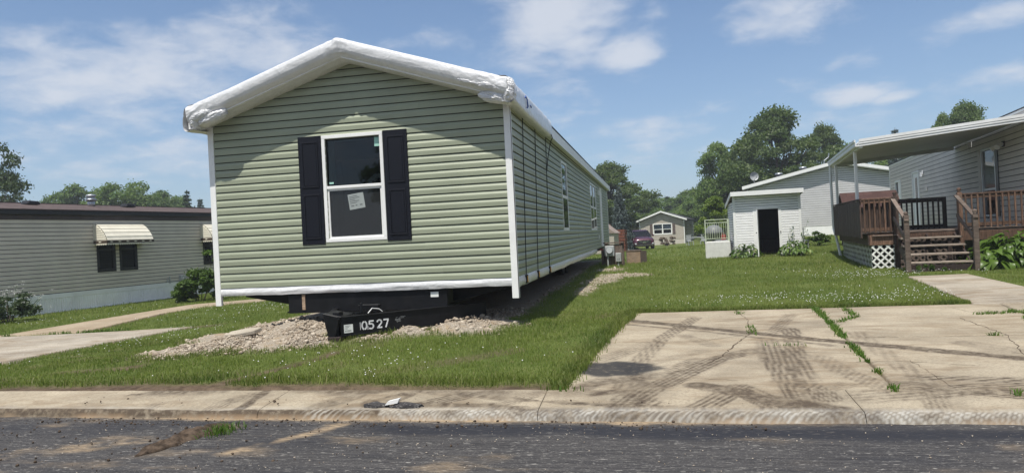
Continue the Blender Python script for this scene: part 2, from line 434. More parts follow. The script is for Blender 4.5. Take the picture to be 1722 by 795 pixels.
# ---------------------------------------------------------------- mesh helpers
class MB:
    def __init__(s): s.v, s.f = [], []
    def add(s, vs, fs):
        o = len(s.v); s.v += [tuple(v) for v in vs]; s.f += [tuple(i+o for i in f) for f in fs]; return s
    def hexa(s, p):      # 8 corners: bottom ring 0-3, top ring 4-7
        return s.add(p, [(3, 2, 1, 0), (4, 5, 6, 7), (0, 1, 5, 4), (1, 2, 6, 5), (2, 3, 7, 6), (3, 0, 4, 7)])
    def box(s, x0, x1, y0, y1, z0, z1):
        return s.hexa([(x0, y0, z0), (x1, y0, z0), (x1, y1, z0), (x0, y1, z0), (x0, y0, z1), (x1, y0, z1), (x1, y1, z1), (x0, y1, z1)])
    def fbox(s, fr, u0, u1, o0, o1, z0, z1):   # in a wall frame: u along, o outwards, z up
        return s.hexa([fr(u0, o0, z0), fr(u1, o0, z0), fr(u1, o1, z0), fr(u0, o1, z0), fr(u0, o0, z1), fr(u1, o0, z1), fr(u1, o1, z1), fr(u0, o1, z1)])
    def bar(s, a, b, w, h, up=(0, 0, 1), cham=0.0):     # a rectangular bar from a to b
        a, b = Vector(a), Vector(b); d = (b-a).normalized(); u = Vector(up)
        if abs(d.dot(u)) > .95: u = Vector((0, 1, 0))
        x = d.cross(u).normalized(); y = x.cross(d).normalized()
        x, y = x*w/2, y*h/2
        return s.hexa([a-x-y, a+x-y, a+x+y, a-x+y, b-x-y, b+x-y, b+x+y, b-x+y])
    def tube(s, pts, rad, n=8, caps=True):
        pts = [Vector(p) for p in pts]
        rs = rad if isinstance(rad, (list, tuple)) else [rad]*len(pts)
        o = len(s.v); ref = None
        for i, p in enumerate(pts):
            d = (pts[min(i+1, len(pts)-1)]-pts[max(i-1, 0)]).normalized()
            if ref is None: ref = Vector((0, 0, 1)) if abs(d.z) < .9 else Vector((1, 0, 0))
            x = d.cross(ref).normalized(); y = x.cross(d).normalized(); ref = y
            for k in range(n):
                t = 2*math.pi*k/n
                s.v.append(tuple(p+(x*math.cos(t)+y*math.sin(t))*rs[i]))
        for i in range(len(pts)-1):
            for k in range(n):
                a = o+i*n+k; b = o+i*n+(k+1) % n
                s.f.append((a, b, b+n, a+n))
        if caps:
            s.f.append(tuple(o+k for k in reversed(range(n)))); e = o+(len(pts)-1)*n
            s.f.append(tuple(e+k for k in range(n)))
        return s
    def lathe(s, c, prof, n=14):     # profile of (radius, z)
        o = len(s.v)
        for r, z in prof:
            for k in range(n):
                t = 2*math.pi*k/n
                s.v.append((c[0]+r*math.cos(t), c[1]+r*math.sin(t), c[2]+z))
        for i in range(len(prof)-1):
            for k in range(n):
                a = o+i*n+k; b = o+i*n+(k+1) % n
                s.f.append((a, b, b+n, a+n))
        s.f.append(tuple(o+k for k in reversed(range(n))))
        s.f.append(tuple(o+(len(prof)-1)*n+k for k in range(n)))
        return s
    def grid(s, fn, nu, nv):
        o = len(s.v)
        for i in range(nu+1):
            for j in range(nv+1): s.v.append(tuple(fn(i/nu, j/nv)))
        for i in range(nu):
            for j in range(nv):
                a = o+i*(nv+1)+j
                s.f.append((a, a+nv+1, a+nv+2, a+1))
        return s
    def prism(s, poly, fn, d0, d1):   # polygon (p, q) swept from d0 to d1; fn(p, q, d) -> point
        n = len(poly)
        return s.add([fn(p, q, d0) for p, q in poly]+[fn(p, q, d1) for p, q in poly],
                     [tuple(range(n))[::-1], tuple(range(n, 2*n))]+[(i, (i+1) % n, (i+1) % n+n, i+n) for i in range(n)])
    def mesh(s, name, m, smooth=False):
        me = bpy.data.meshes.new(name)
        me.from_pydata(s.v, [], s.f)
        if m: me.materials.append(M[m])
        if smooth: me.polygons.foreach_set('use_smooth', [True]*len(me.polygons))
        me.update()
        return me
    def fix(s, me):
        bm = bmesh.new(); bm.from_mesh(me); bmesh.ops.recalc_face_normals(bm, faces=bm.faces); bm.to_mesh(me); bm.free()
    def build(s, name, m, parent=None, smooth=False, bevel=0.0, fix=True, loc=None, **props):
        me = s.mesh(name, m, smooth)
        if bevel:
            bm = bmesh.new(); bm.from_mesh(me)
            bmesh.ops.recalc_face_normals(bm, faces=bm.faces)
            bmesh.ops.bevel(bm, geom=[e for e in bm.edges if len(e.link_faces) == 2 and e.calc_face_angle(0) > .5], offset=bevel, segments=1, affect='EDGES', clamp_overlap=True)
            bm.to_mesh(me); bm.free()
        elif fix: s.fix(me)
        return link(name, me, parent, loc, **props)
def link(name, me, parent=None, loc=None, **props):
    o = bpy.data.objects.new(name, me); COL.objects.link(o)
    if parent: o.parent = parent
    if loc: o.location = loc
    for k, v in props.items(): o[k] = v
    return o
def thing(name, label, cat, loc=(0, 0, 0), rz=0.0, group=None, rot=None, scale=None):
    o = bpy.data.objects.new(name, None); COL.objects.link(o)
    o.empty_display_size = .3
    o.location = loc; o.rotation_euler = rot or (0, 0, rz)
    if scale: o.scale = scale
    o['label'] = label; o['category'] = cat
    if group: o['group'] = group
    return o
def tag(o, label, cat, group=None):
    o['label'] = label; o['category'] = cat
    if group: o['group'] = group
    return o
def npmesh(name, verts, faces, m, smooth=False):
    """verts (n,3) array, faces (k,c) array of equal corner count"""
    me = bpy.data.meshes.new(name)
    verts = np.ascontiguousarray(verts, dtype=np.float32); faces = np.ascontiguousarray(faces, dtype=np.int32)
    k, c = faces.shape
    me.vertices.add(len(verts)); me.vertices.foreach_set('co', verts.ravel())
    me.loops.add(k*c); me.loops.foreach_set('vertex_index', faces.ravel())
    me.polygons.add(k); me.polygons.foreach_set('loop_start', np.arange(0, k*c, c, dtype=np.int32))
    if smooth: me.polygons.foreach_set('use_smooth', np.ones(k, dtype=bool))
    me.update(calc_edges=True); me.validate()
    if m: me.materials.append(M[m])
    return me
def setattr_f(me, name, vals):
    a = me.attributes.new(name, 'FLOAT', 'POINT')
    a.data.foreach_set('value', np.ascontiguousarray(vals, dtype=np.float32))
def sstep(a, b, x):
    t = np.clip((x-a)/(b-a), 0, 1); return t*t*(3-2*t)
def vnoise(x, y, seed=0, oct=4):
    """cheap value noise on arrays, about -1..1"""
    out = np.zeros_like(x, dtype=float); amp, tot, fr = 1.0, 0.0, 1.0
    def h(i, j, s): 
        v = np.sin(i*127.1+j*311.7+s*74.7)*43758.5453; return v-np.floor(v)
    for o in range(oct):
        X, Y = x*fr, y*fr; i, j = np.floor(X), np.floor(Y); u, v = X-i, Y-j
        u, v = u*u*(3-2*u), v*v*(3-2*v); s = seed+o*13
        out += amp*((h(i, j, s)*(1-u)+h(i+1, j, s)*u)*(1-v)+(h(i, j+1, s)*(1-u)+h(i+1, j+1, s)*u)*v)
        tot += amp; amp *= .5; fr *= 2.03
    return out/tot*2-1
def inpoly(x, y, poly):
    c = np.zeros(x.shape, bool); n = len(poly)
    for i in range(n):
        x0, y0 = poly[i][:2]; x1, y1 = poly[(i+1) % n][:2]
        if y0 == y1: continue
        c ^= ((y0 > y) != (y1 > y)) & (x < (x1-x0)*(y-y0)/(y1-y0)+x0)
    return c
def segdist(x, y, pts):
    best = np.full(x.shape, 1e9); al = np.zeros(x.shape); L = 0.0; side = np.zeros(x.shape)
    for (x0, y0), (x1, y1) in zip(pts[:-1], pts[1:]):
        dx, dy = x1-x0, y1-y0; l = math.hypot(dx, dy)
        t = np.clip(((x-x0)*dx+(y-y0)*dy)/(l*l), 0, 1)
        d = np.hypot(x-x0-t*dx, y-y0-t*dy); m = d < best
        best = np.where(m, d, best); al = np.where(m, L+t*l, al)
        side = np.where(m, ((x-x0)*dy-(y-y0)*dx)/l, side); L += l
    return best, al, side

# ---------------------------------------------------------------- lie of the land
CP = np.array([(-25, 6.8, .08), (-16, 6.8, .09), (-12, 6.8, .10), (-7, 6.8, .11), (-1, 6.8, .12), (4, 6.8, .12), (12, 6.8, .12), (22, 6.8, .12),
 (-.3, 11.9, .20), (5.3, 11.8, .20), (9, 11.8, .2), (14, 12, .2), (-4.1, 8.9, .26), (-7, 8.5, .15), (-5.1, 8.7, .2), (-2.6, 9.3, .24), (-1.4, 10, .24),
 (-4.3, 14, .3), (-4.3, 25, .3), (-1.1, 25.8, .33), (-.9, 28, .26), (-9.5, 8.9, .06), (-8.9, 12.4, .12), (-12.7, 12, .05), (-12.6, 17.8, .07),
 (-10.4, 18.8, .12), (-17.3, 17.1, 0), (-16.6, 22.7, 0), (-14.6, 21, .02), (-19, 12, 0), (5.8, 18.5, .18), (5.8, 20.6, .2), (6.5, 25.6, .22),
 (10, 20, .2), (10, 16, .2), (3, 28, .33), (5.4, 28.1, .36), (2, 28.7, .3), (12, 32, .5), (14, 40, .72), (6, 42, .66), (-.7, 67, -.15), (-4, 50, 0), (4, 50, .15),
 (2, 75, -.12), (12, 75, .4), (-20, 40, 0), (-20, 70, 0), (30, 30, .4), (30, 12, .2), (-35, 20, 0), (-35, 8, .05)])
def _k(r2): return np.where(r2 > 0, .5*r2*np.log(np.maximum(r2, 1e-12)), 0)
_n = len(CP)
_A = np.zeros((_n+3, _n+3))
_A[:_n, :_n] = _k((CP[:, None, 0]-CP[None, :, 0])**2+(CP[:, None, 1]-CP[None, :, 1])**2)+np.eye(_n)*2.0
_A[:_n, _n:] = np.c_[np.ones(_n), CP[:, :2]]; _A[_n:, :_n] = _A[:_n, _n:].T
_w = np.linalg.solve(_A, np.r_[CP[:, 2], 0, 0, 0])
def H(x, y):
    x, y = np.asarray(x, float), np.asarray(y, float)
    sh = np.broadcast(x, y).shape; x = np.broadcast_to(x, sh).ravel(); y = np.broadcast_to(y, sh).ravel()
    z = _w[_n]+_w[_n+1]*x+_w[_n+2]*y
    for i in range(_n): z = z+_w[i]*_k((x-CP[i, 0])**2+(y-CP[i, 1])**2)
    f = 1-sstep(45, 90, np.hypot(x, (y-25)))
    z = np.clip(z, -.4, 1.2)*f
    return z.reshape(sh)
def Hs(x, y): return float(H(x, y))
def kerb_y(x): return 5.91-.028*(x+1.2)                 # where the kerb meets the street
def apron_y(x): return 6.53-.026*(x+1.2)                # where the apron meets the lawn

DRIVE = [(-.90, 6.50), (-.86, 6.9), (-.70, 9.0), (-.34, 11.85), (5.2, 11.78), (9.8, 11.7), (9.8, 6.2), (4, 6.3)]
WALK = [(4.62, 11.7), (5.62, 17.6), (6.95, 17.8), (6.1, 11.7)]
PAD = [(-13.6, 6.9), (-9.3, 7.6), (-9.35, 9.2), (-8.72, 12.3), (-10.5, 12.25), (-13.4, 12.05), (-14.2, 11.0)]
PATH = [(-13.3, 12.2), (-13.15, 14.5), (-13.1, 18.3), (-9.6, 19.6), (-9.2, 18.9), (-12.0, 16.9), (-11.2, 12.3)]
CONC = [DRIVE, WALK, PAD, PATH]
def inconc(x, y, pad=0.0):
    m = y < apron_y(x)+.02
    for p in CONC: m |= inpoly(x, y, p)
    return m
# the stony fill under and in front of the green home: heaps (x, y, radius x, radius y, height)
HEAPS = [(-6.75, 8.62, .5, .35, .07), (-6.35, 8.75, .6, .5, .12), (-5.15, 8.55, .7, .3, .09), (-5.75, 9.0, .75, .5, .20), (-5.1, 8.95, .6, .45, .17), (-4.65, 8.85, .42, .34, .17), (-5.3, 9.75, .9, .6, .26),
 (-6.3, 9.6, .8, .6, .13), (-3.75, 9.05, .5, .26, .07), (-3.30, 9.30, .32, .28, .13), (-2.75, 9.55, .36, .3, .16), (-4.0, 9.9, .9, .6, .10), (-3.0, 10.3, .9, .6, .14)]
def heapz(x, y):
    z = np.zeros(np.shape(x))
    for a, b, c, d, h in HEAPS:
        z = np.maximum(z, np.where(a < -4.4, .8, 1.0)*h*np.exp(-(((x-a)/c)**2+((y-b)/d)**2)*1.2))
    return z
def gravelmask(x, y):
    n = vnoise(x*1.3, y*1.3, 5)
    g = sstep(.015, .06, heapz(x, y)+n*.03)
    under = sstep(-.25, .15, np.minimum(np.minimum(x+6.9, -2.3-x), np.minimum(y-9.5, 33-y))+n*.3)
    spill = 0
    for a, b, r1, r2 in ((-1.35, 19.0, .6, 2.4), (-.75, 20.4, .9, .9), (-1.5, 16.2, .35, 1.6), (-1.4, 23.0, .6, 1.2)):
        spill = np.maximum(spill, sstep(1.0, .45, np.hypot((x-a)/r1, (y-b)/r2)+n*.45))
    return np.clip(np.maximum(np.maximum(g, under), spill*.85), 0, 1)
RUTS = [([(-4.75, 6.45), (-4.35, 7.2), (-4.02, 8.0), (-3.95, 8.35)], .13, .95), ([(-2.3, 7.7), (-1.9, 8.1), (-1.7, 8.35)], .16, .55), ([(-3.0, 7.2), (-2.3, 7.7)], .2, .35),
 ([(-5.6, 6.75), (-4.6, 7.3)], .2, .45), ([(-7.4, 7.75), (-6.9, 7.85), (-6.5, 7.95)], .16, .9), ([(-8.0, 7.3), (-7.0, 7.2)], .12, .3), ([(-9.2, 12.0), (-8.4, 12.3)], .3, .7), ([(-.9, 11.2), (-.45, 12.0)], .18, .5)]
def baremask(x, y):
    n = vnoise(x*3.1, y*3.1, 9); n2 = vnoise(x*.7, y*2.0, 21)
    e = y-apron_y(x)
    edge = sstep(.34, .04, e-np.clip(n2+.1, -.1, 1)*.5*sstep(1.5, -2.2, x)*sstep(-10.5, -8.2, x)-.03+n*.06)
    b = edge
    for pts, w, s in RUTS:
        d, al, sd_ = segdist(x, y, pts)
        b = np.maximum(b, s*sstep(w*1.35, w*.45, d+n*.07))
    b = np.maximum(b, .72*sstep(.12, .55, vnoise(x*1.1, y*1.4, 33)+n*.5-.16)*sstep(14, 9.5, y))
    return np.clip(b, 0, 1)
def groundz(x, y):
    return H(x, y)+heapz(x, y)*(1+.45*vnoise(x*4.2, y*4.2, 3))
def axis(lo, hi, d, far, g=1.22):
    a = list(np.arange(lo, hi+d/2, d)); s = d
    while a[-1] < far: s *= g; a.append(a[-1]+s)
    s = d
    while a[0] > -far: s *= g; a.insert(0, a[0]-s)
    return np.array(a)
gx, gy = axis(-17, 12, .09, 900), axis(5.4, 24, .09, 900)
GX, GY = np.meshgrid(gx, gy, indexing='ij')
GZ = groundz(GX, GY)
near = (np.abs(GX) < 40) & (GY < 60) & (GY > 4)
rough = vnoise(GX*2.2, GY*2.2, 1)*.018+vnoise(GX*9, GY*9, 2, 2)*.006
gm = gravelmask(GX, GY)*near; bm_ = baremask(GX, GY)*near*(GY < 30)
GZ = GZ+np.where(near, rough*(1+gm*1.2)-bm_*.025, 0)
cc = inconc(GX, GY)
GZ = np.where(cc & near, GZ-.07, GZ)
GZ = np.where(GY < apron_y(GX)-.05, np.minimum(GZ, .02), GZ)
GZ = np.where(GY < kerb_y(GX)+.12, -.14, GZ)
nx, ny = GX.shape
idx = np.arange(nx*ny).reshape(nx, ny)
gf = np.stack([idx[:-1, :-1], idx[1:, :-1], idx[1:, 1:], idx[:-1, 1:]], -1).reshape(-1, 4)
me = npmesh('ground', np.stack([GX, GY, GZ], -1).reshape(-1, 3), gf, 'ground', True)
setattr_f(me, 'bare', bm_.ravel()); setattr_f(me, 'gravel', gm.ravel())
link('ground', me, kind='structure')

# ---------------------------------------------------------------- street, kerb, apron, drive: sheets with dirt worked in as a mask
rx, ry = axis(-9, 6, .06, 400, 1.25), None
RV = np.r_[-60, -20, -8, 0, 2, 3, np.arange(3.6, 6.4, .045)-.0]
RX, RV2 = np.meshgrid(rx, RV, indexing='ij')
RY = np.where(RV2 > 3.5, RV2-.028*(RX+1.2)*(RV2 > 3.5), RV2)
RY = np.minimum(RY, kerb_y(RX)+.04)
RZ = np.where(np.abs(RX) < 30, vnoise(RX*1.1, RY*2.6, 40)*.006+vnoise(RX*6, RY*14, 41, 2)*.006, 0)*(RV2 > 3)
RZ -= .006
nx, ny = RX.shape; idx = np.arange(nx*ny).reshape(nx, ny)
me = npmesh('road', np.stack([RX, RY, RZ], -1).reshape(-1, 3), np.stack([idx[:-1, :-1], idx[1:, :-1], idx[1:, 1:], idx[:-1, 1:]], -1).reshape(-1, 4), 'asphalt', True)
ev = kerb_y(RX)-RY
tar = sstep(.06, .22, ev+vnoise(RX*2, RY*4, 44)*.07)*sstep(.52, .34, ev+vnoise(RX*1.3, RY*3, 45)*.14)*sstep(-2.9, -2.2, RX)
tar = np.maximum(tar, .55*sstep(.05, .45, vnoise(RX*.7, RY*2.1, 46)))
dust = sstep(.09, .0, ev-np.clip(vnoise(RX*2.1, RY*0, 47), 0, 1)*.14)*sstep(-.6, .2, vnoise(RX*1.2, RY*0, 48))*sstep(2.5, -1.2, RX)
dust = np.maximum(dust, .75*sstep(.10, .02, segdist(RX, RY, [(-3.35, 4.95), (-3.1, 5.2), (-2.75, 5.75)])[0]+vnoise(RX*5, RY*5, 49)*.10)*sstep(-.35, .25, vnoise(RX*6, RY*6, 51)))
dust = np.maximum(dust, .6*sstep(.16, .02, segdist(RX, RY, [(-5.6, 4.5), (-5.0, 4.95), (-4.3, 5.3)])[0]+vnoise(RX*4, RY*5, 50)*.16)*sstep(-.3, .3, vnoise(RX*5, RY*7, 52)))
dust = np.maximum(dust, .4*sstep(.3, .65, vnoise(RX*1.3, RY*3.0, 53)))
setattr_f(me, 'tar', tar.ravel()); setattr_f(me, 'dust', dust.ravel())
link('road', me, kind='structure')

def gl(px, py, z=.16):
    p = onground(px, py, z); return (p.x, p.y)
def track(px): return [gl(*p) for p in px]
TR = [  # polyline in the drive's plane, width, strength, rib pitch (0 = smear)
 ([(1045, 540), (1180, 553), (1400, 573), (1560, 586), (1730, 600)], .21, 1.0, 0), ([(1060, 548), (1200, 560), (1400, 580)], .12, .45, 0), ([(1168, 538), (1110, 572), (1075, 605), (1050, 645)], .23, .5, .06),
 ([(1200, 603), (1130, 632), (1075, 655), (1010, 688)], .27, .95, .07), ([(1290, 573), (1303, 605), (1330, 640), (1348, 662)], .26, .6, .065),
 ([(1330, 555), (1338, 600), (1355, 640), (1392, 656)], .24, .62, .065), ([(1175, 640), (1290, 659), (1420, 672), (1560, 684), (1730, 702)], .24, .78, 0),
 ([(1380, 598), (1420, 620), (1490, 645)], .24, .3, .06), ([(960, 664), (1100, 668), (1250, 674), (1460, 690)], .10, .6, 0),
 ([(1150, 565), (1200, 580)], .2, .45, .06), ([(1120, 625), (1010, 636), (980, 645)], .28, .5, 0), ([(1130, 618), (1170, 602)], .2, .55, .07),
 ([(1520, 640), (1620, 646), (1730, 652)], .3, .45, .09), ([(1540, 628), (1730, 632)], .2, .4, .09), ([(1150, 700), (1250, 690), (1330, 668)], .18, .5, 0),
 ([(980, 690), (1060, 664), (1100, 640)], .2, .55, .07), ([(1050, 610), (1085, 640), (1040, 660)], .16, .5, 0),
 ([(365, 690), (400, 672), (450, 650)], .14, .95, 0), ([(300, 690), (360, 668), (420, 655)], .2, .35, .06), ([(560, 692), (610, 672), (680, 655)], .24, .6, 0), ([(640, 690), (700, 668), (780, 655)], .24, .5, .05),
 ([(700, 650), (880, 660), (960, 664)], .1, .5, 0), ([(520, 685), (590, 670)], .16, .4, 0), ([(150, 690), (260, 668)], .2, .25, .06), ([(0, 690), (90, 684)], .1, .4, 0), ([(220, 655), (320, 652)], .12, .5, 0),
 ([(1350, 700), (1500, 688), (1640, 690)], .16, .4, 0)]
TR += [([(620, 664), (820, 668), (1000, 676), (1300, 692)], .16, .7, 0), ([(900, 692), (1150, 694), (1330, 692)], .12, .85, 0), ([(1080, 662), (1010, 690)], .32, .7, .07), ([(1210, 600), (1265, 588)], .26, .6, .07), ([(1000, 652), (1110, 644)], .18, .5, 0),
 ([(1240, 645), (1300, 664)], .3, .6, .07), ([(1300, 560), (1330, 532)], .2, .4, .06), ([(1700, 690), (1500, 676)], .3, .4, 0), ([(1020, 600), (1100, 575)], .3, .35, .06), ([(100, 690), (380, 688)], .1, .5, 0), ([(380, 690), (640, 690)], .1, .6, 0), ([(1460, 655), (1722, 640)], .35, .35, .09), ([(985, 640), (1100, 606), (1180, 588)], .2, .3, .06), ([(1250, 690), (1330, 655), (1420, 640)], .22, .35, .06), ([(1440, 560), (1560, 640), (1600, 700)], .22, .28, .06),
 ([(1100, 690), (1180, 668), (1230, 650)], .26, .6, .06), ([(760, 690), (830, 668), (890, 655)], .2, .4, .05), ([(470, 690), (540, 668), (600, 655)], .22, .5, 0), ([(1620, 575), (1722, 590)], .3, .3, 0)]
TR = [(track(p), w, s, r) for p, w, s, r in TR]
def dirtmask(x, y):
    n = vnoise(x*4, y*4, 60); n2 = vnoise(x*.9, y*.9, 61); n3 = vnoise(x*17, y*17, 64, 2)
    d = .34*sstep(-.05, .7, n2+n*.25)
    for pts, w, s, rib in TR:
        dd, al, sd_ = segdist(x, y, pts)
        m = s*sstep(w*.66, w*.34, dd+n*.02*(1+2*(rib == 0)))
        if rib:
            q = np.abs(((sd_/w*5.0) % 1)-.5)*2; lug = np.abs(((al/rib+sd_/w*1.2) % 1)-.5)*2
            m = m*(.24+.72*sstep(.3, .65, q)+.12*sstep(.35, .65, lug))*np.clip(.85+.7*n2+.45*n, .45, 1.25)
        else: m = m*(.7+.5*n)
        d = np.maximum(d, m*2.5*(.78+.5*n3))
    return np.clip(d, 0, 1)
def sootmask(x, y):
    q = [gl(985, 618), (gl(1000, 600)), gl(1085, 598), gl(1078, 622), gl(1040, 634), gl(982, 628)]
    cxx = sum(p[0] for p in q)/6; cyy = sum(p[1] for p in q)/6
    r = np.hypot((x-cxx)/.52, (y-cyy)/.40)
    return .95*sstep(1.1, .75, r+vnoise(x*7, y*7, 62)*.25)
def drive_z(x, y): return .125+.075*np.clip((y-6.5)/5.3, 0, 1.6)+.004*vnoise(x*.8, y*.8, 63)
def slab(name, poly_fn, nu, nv, zfn, m, parent=None, depth=.12, extra=None, **props):
    """one concrete slab: a fine top sheet with its dirt masks, and sides going down"""
    u, v = np.meshgrid(np.linspace(0, 1, nu+1), np.linspace(0, 1, nv+1), indexing='ij')
    x, y = poly_fn(u, v)
    z = zfn(x, y)
    e = np.minimum(np.minimum(u, 1-u)*nu, np.minimum(v, 1-v)*nv)
    z = z-np.where(e < .5, .012, 0)
    idx = np.arange((nu+1)*(nv+1)).reshape(nu+1, nv+1)
    f = np.stack([idx[:-1, :-1], idx[1:, :-1], idx[1:, 1:], idx[:-1, 1:]], -1).reshape(-1, 4)
    ring = np.r_[idx[:, 0], idx[-1, 1:], idx[-2::-1, -1], idx[0, -2:0:-1]]
    V = np.stack([x, y, z], -1).reshape(-1, 3)
    low = V[ring].copy(); low[:, 2] -= depth
    k = len(ring); o = len(V)
    sf = np.stack([ring, o+np.arange(k), o+(np.arange(k)+1) % k, np.roll(ring, -1)], -1)
    V2 = np.r_[V, low]
    me = npmesh(name, V2, np.r_[f, sf], m, True)
    X, Y = V2[:, 0], V2[:, 1]
    setattr_f(me, 'dirt', np.maximum(dirtmask(X, Y), np.r_[np.where(e < .5, .35, 0).ravel(), np.full(k, .6)]))
    setattr_f(me, 'soot', sootmask(X, Y))
    setattr_f(me, 'sand', extra(X, Y) if extra else np.zeros(len(X)))
    setattr_f(me, 'scrape', np.zeros(len(X)))
    return link(name, me, parent, **props)
def quad(a, b, c, d):
    a, b, c, d = [np.array(p, float) for p in (a, b, c, d)]
    def fn(u, v):
        P = (a[:, None, None]*((1-u)*(1-v))+b[:, None, None]*(u*(1-v))+c[:, None, None]*(u*v)+d[:, None, None]*((1-u)*v))
        return P[0], P[1]
    return fn
drive = bpy.data.objects.new('driveway', None); COL.objects.link(drive); drive['kind'] = 'structure'
g_ = .009
def lx(y): return np.interp(y, [6.5, 9.0, 11.85], [-.88, -.66, -.34])      # left edge
JX = lambda y: np.interp(y, [6.2, 11.6], [1.90, 2.42])                       # joint with the weeds
KX = lambda y: np.interp(y, [6.2, 11.6], [4.05, 5.0]); RXE = lambda y: 9.7+0*y
rows = [(6.50, 9.02), (9.02, 11.84)]
for (xa, xb) in ((lx, JX), (JX, KX), (KX, RXE)):
    for (ya, yb) in rows:
        s0 = -.026
        f = lambda x, y: y+(s0*(x+1.2)*max(0, (9.0-y)/2.5) if y < 9 else -.012*(x+.3))
        pa, pb = (float(xa(ya))+g_, float(xb(ya))-g_), (float(xa(yb))+g_, float(xb(yb))-g_)
        q = quad((pa[0], f(pa[0], ya)+g_), (pa[1], f(pa[1], ya)+g_), (pb[1], f(pb[1], yb)-g_), (pb[0], f(pb[0], yb)-g_))
        slab('concrete_slab', q, int((pa[1]-pa[0])/.028), int((yb-ya)/.028), drive_z, 'concrete', drive)
def crack(pts, w, seed):
    P = [Vector((*p, 0)) for p in pts]; g = random.Random(seed); b = MB(); q = []
    for a, c in zip(P[:-1], P[1:]):
        n = max(2, int((c-a).length/.07))
        for k in range(n): q.append(a.lerp(c, k/n)+Vector((g.uniform(-1, 1), g.uniform(-1, 1), 0))*.016)
    q.append(P[-1])
    for i, p in enumerate(q):
        d = (q[min(i+1, len(q)-1)]-q[max(i-1, 0)]).normalized(); n_ = Vector((-d.y, d.x, 0))*w*g.uniform(.12, .5); z = float(drive_z(p.x, p.y))+.002
        b.v += [(p.x-n_.x, p.y-n_.y, z), (p.x+n_.x, p.y+n_.y, z)]
    b.f = [(2*i, 2*i+1, 2*i+3, 2*i+2) for i in range(len(q)-1)]
    b.build('crack', 'mud', drive)
for k, (pp, w) in enumerate([([(1268, 556), (1240, 574), (1212, 597), (1188, 607)], .018), ([(1048, 574), (1180, 572), (1260, 561)], .010), ([(1302, 587), (1427, 590)], .009), ([(1440, 603), (1520, 602), (1640, 608)], .010),
        ([(1414, 565), (1612, 564), (1722, 561)], .011), ([(1614, 536), (1692, 561), (1724, 592)], .014), ([(1085, 540), (1160, 556), (1200, 558)], .008), ([(1130, 640), (1170, 628), (1240, 632)], .008), ([(1262, 560), (1258, 540), (1238, 524)], .014), ([(1530, 600), (1600, 640), (1690, 656)], .007), ([(1600, 520), (1640, 528), (1722, 524)], .01)]):
    crack([gl(*p, .17) for p in pp], w, k)
# kerb with its sloping face and the flat apron behind it, cast in lengths
apr = bpy.data.objects.new('kerb', None); COL.objects.link(apr); apr['kind'] = 'structure'
KJ = [-26, -19.5, -13.2, -7.6, -3.65, -1.02, 1.53, 5.2, 9.5, 15, 22]
for xa, xb in zip(KJ[:-1], KJ[1:]):
    nu = int((xb-xa)/(.02 if xa > -14 and xb < 11 else .2)); prof = [(-.03, -.03), (0.0, .0), (.008, .022), (.018, .042), (.030, .058), (.042, .068), (.06, .074), (.15, .082)]
    prof += [(.15+.49*k/17, .082+.040*k/17) for k in range(1, 18)]
    nv = len(prof)-1
    X0 = np.linspace(xa+.0025, xb-.0025, nu+1)
    U, Vv = np.meshgrid(X0, np.arange(nv+1), indexing='ij')
    P = np.array(prof)
    off, zz = P[Vv, 0], P[Vv, 1]
    yk, ya_ = kerb_y(U), apron_y(U)
    Y = yk+off/.64*(ya_-yk-.006)
    # broken lumps out of the nose
    chip = sstep(.25, .6, vnoise(U*1.5, U*0+3, 70))*(U > -9)*(U < -1.9)
    Z = zz-chip*np.where((off > .03) & (off < .2), .03, 0)*(.6+.4*vnoise(U*7, Y*7, 71)) + vnoise(U*8, Y*8, 72, 2)*.003
    Z = Z-np.where((U < X0[1]) | (U > X0[-2]), .004, 0)
    idx = np.arange((nu+1)*(nv+1)).reshape(nu+1, nv+1)
    me = npmesh('kerb_length', np.stack([U, Y, Z], -1).reshape(-1, 3), np.stack([idx[:-1, :-1], idx[1:, :-1], idx[1:, 1:], idx[:-1, 1:]], -1).reshape(-1, 4), 'concrete', True)
    face = sstep(-.01, .004, off)*sstep(.07, .045, off)
    ph = (U+(off-.04)*np.where(np.sin(U*1.7+1) > 0, .9, -.9)+vnoise(U*3, Y*3, 73)*.05+vnoise(U*11, Y*5, 79)*.014)/.030
    sw = sstep(.45, .75, np.abs((ph % 1)-.5)*2)
    pres = np.where(U > -2.45, .9, .85*sstep(.05, .3, vnoise(U*1.1, U*0+8, 74)))*np.where(U < -9, .3, 1)
    scr = face*pres*(.22*(U > -2.45)+sw*.6)*(.75+.9*vnoise(U*5, Y*20, 75, 3))
    scr = scr+sstep(.045, .06, off)*sstep(.09, .07, off)*.35*np.clip(vnoise(U*4, Y*9, 78)+.5, 0, 1)
    d = dirtmask(U, Y); d = np.maximum(d, face*1.05*(1-np.clip(scr, 0, 1)))
    nn_ = vnoise(U*2, Y*3, 76)
    d = np.maximum(d, sstep(.36, .64, off+nn_*.1)*sstep(-.35, .3, nn_)*.9*sstep(1, -2, U)*sstep(-10.5, -8.5, U))
    d = np.maximum(d, np.where((U < X0[1]) | (U > X0[-2]), .3, 0))
    sd1 = sstep(.022, .0, off)*sstep(-.2, .3, vnoise(U*1.7, U*0, 77))
    setattr_f(me, 'dirt', d.ravel()); setattr_f(me, 'scrape', np.clip(scr, 0, 1).ravel()); setattr_f(me, 'sand', .6*sd1.ravel()); setattr_f(me, 'soot', np.zeros(U.size))
    link('kerb_length', me, apr)
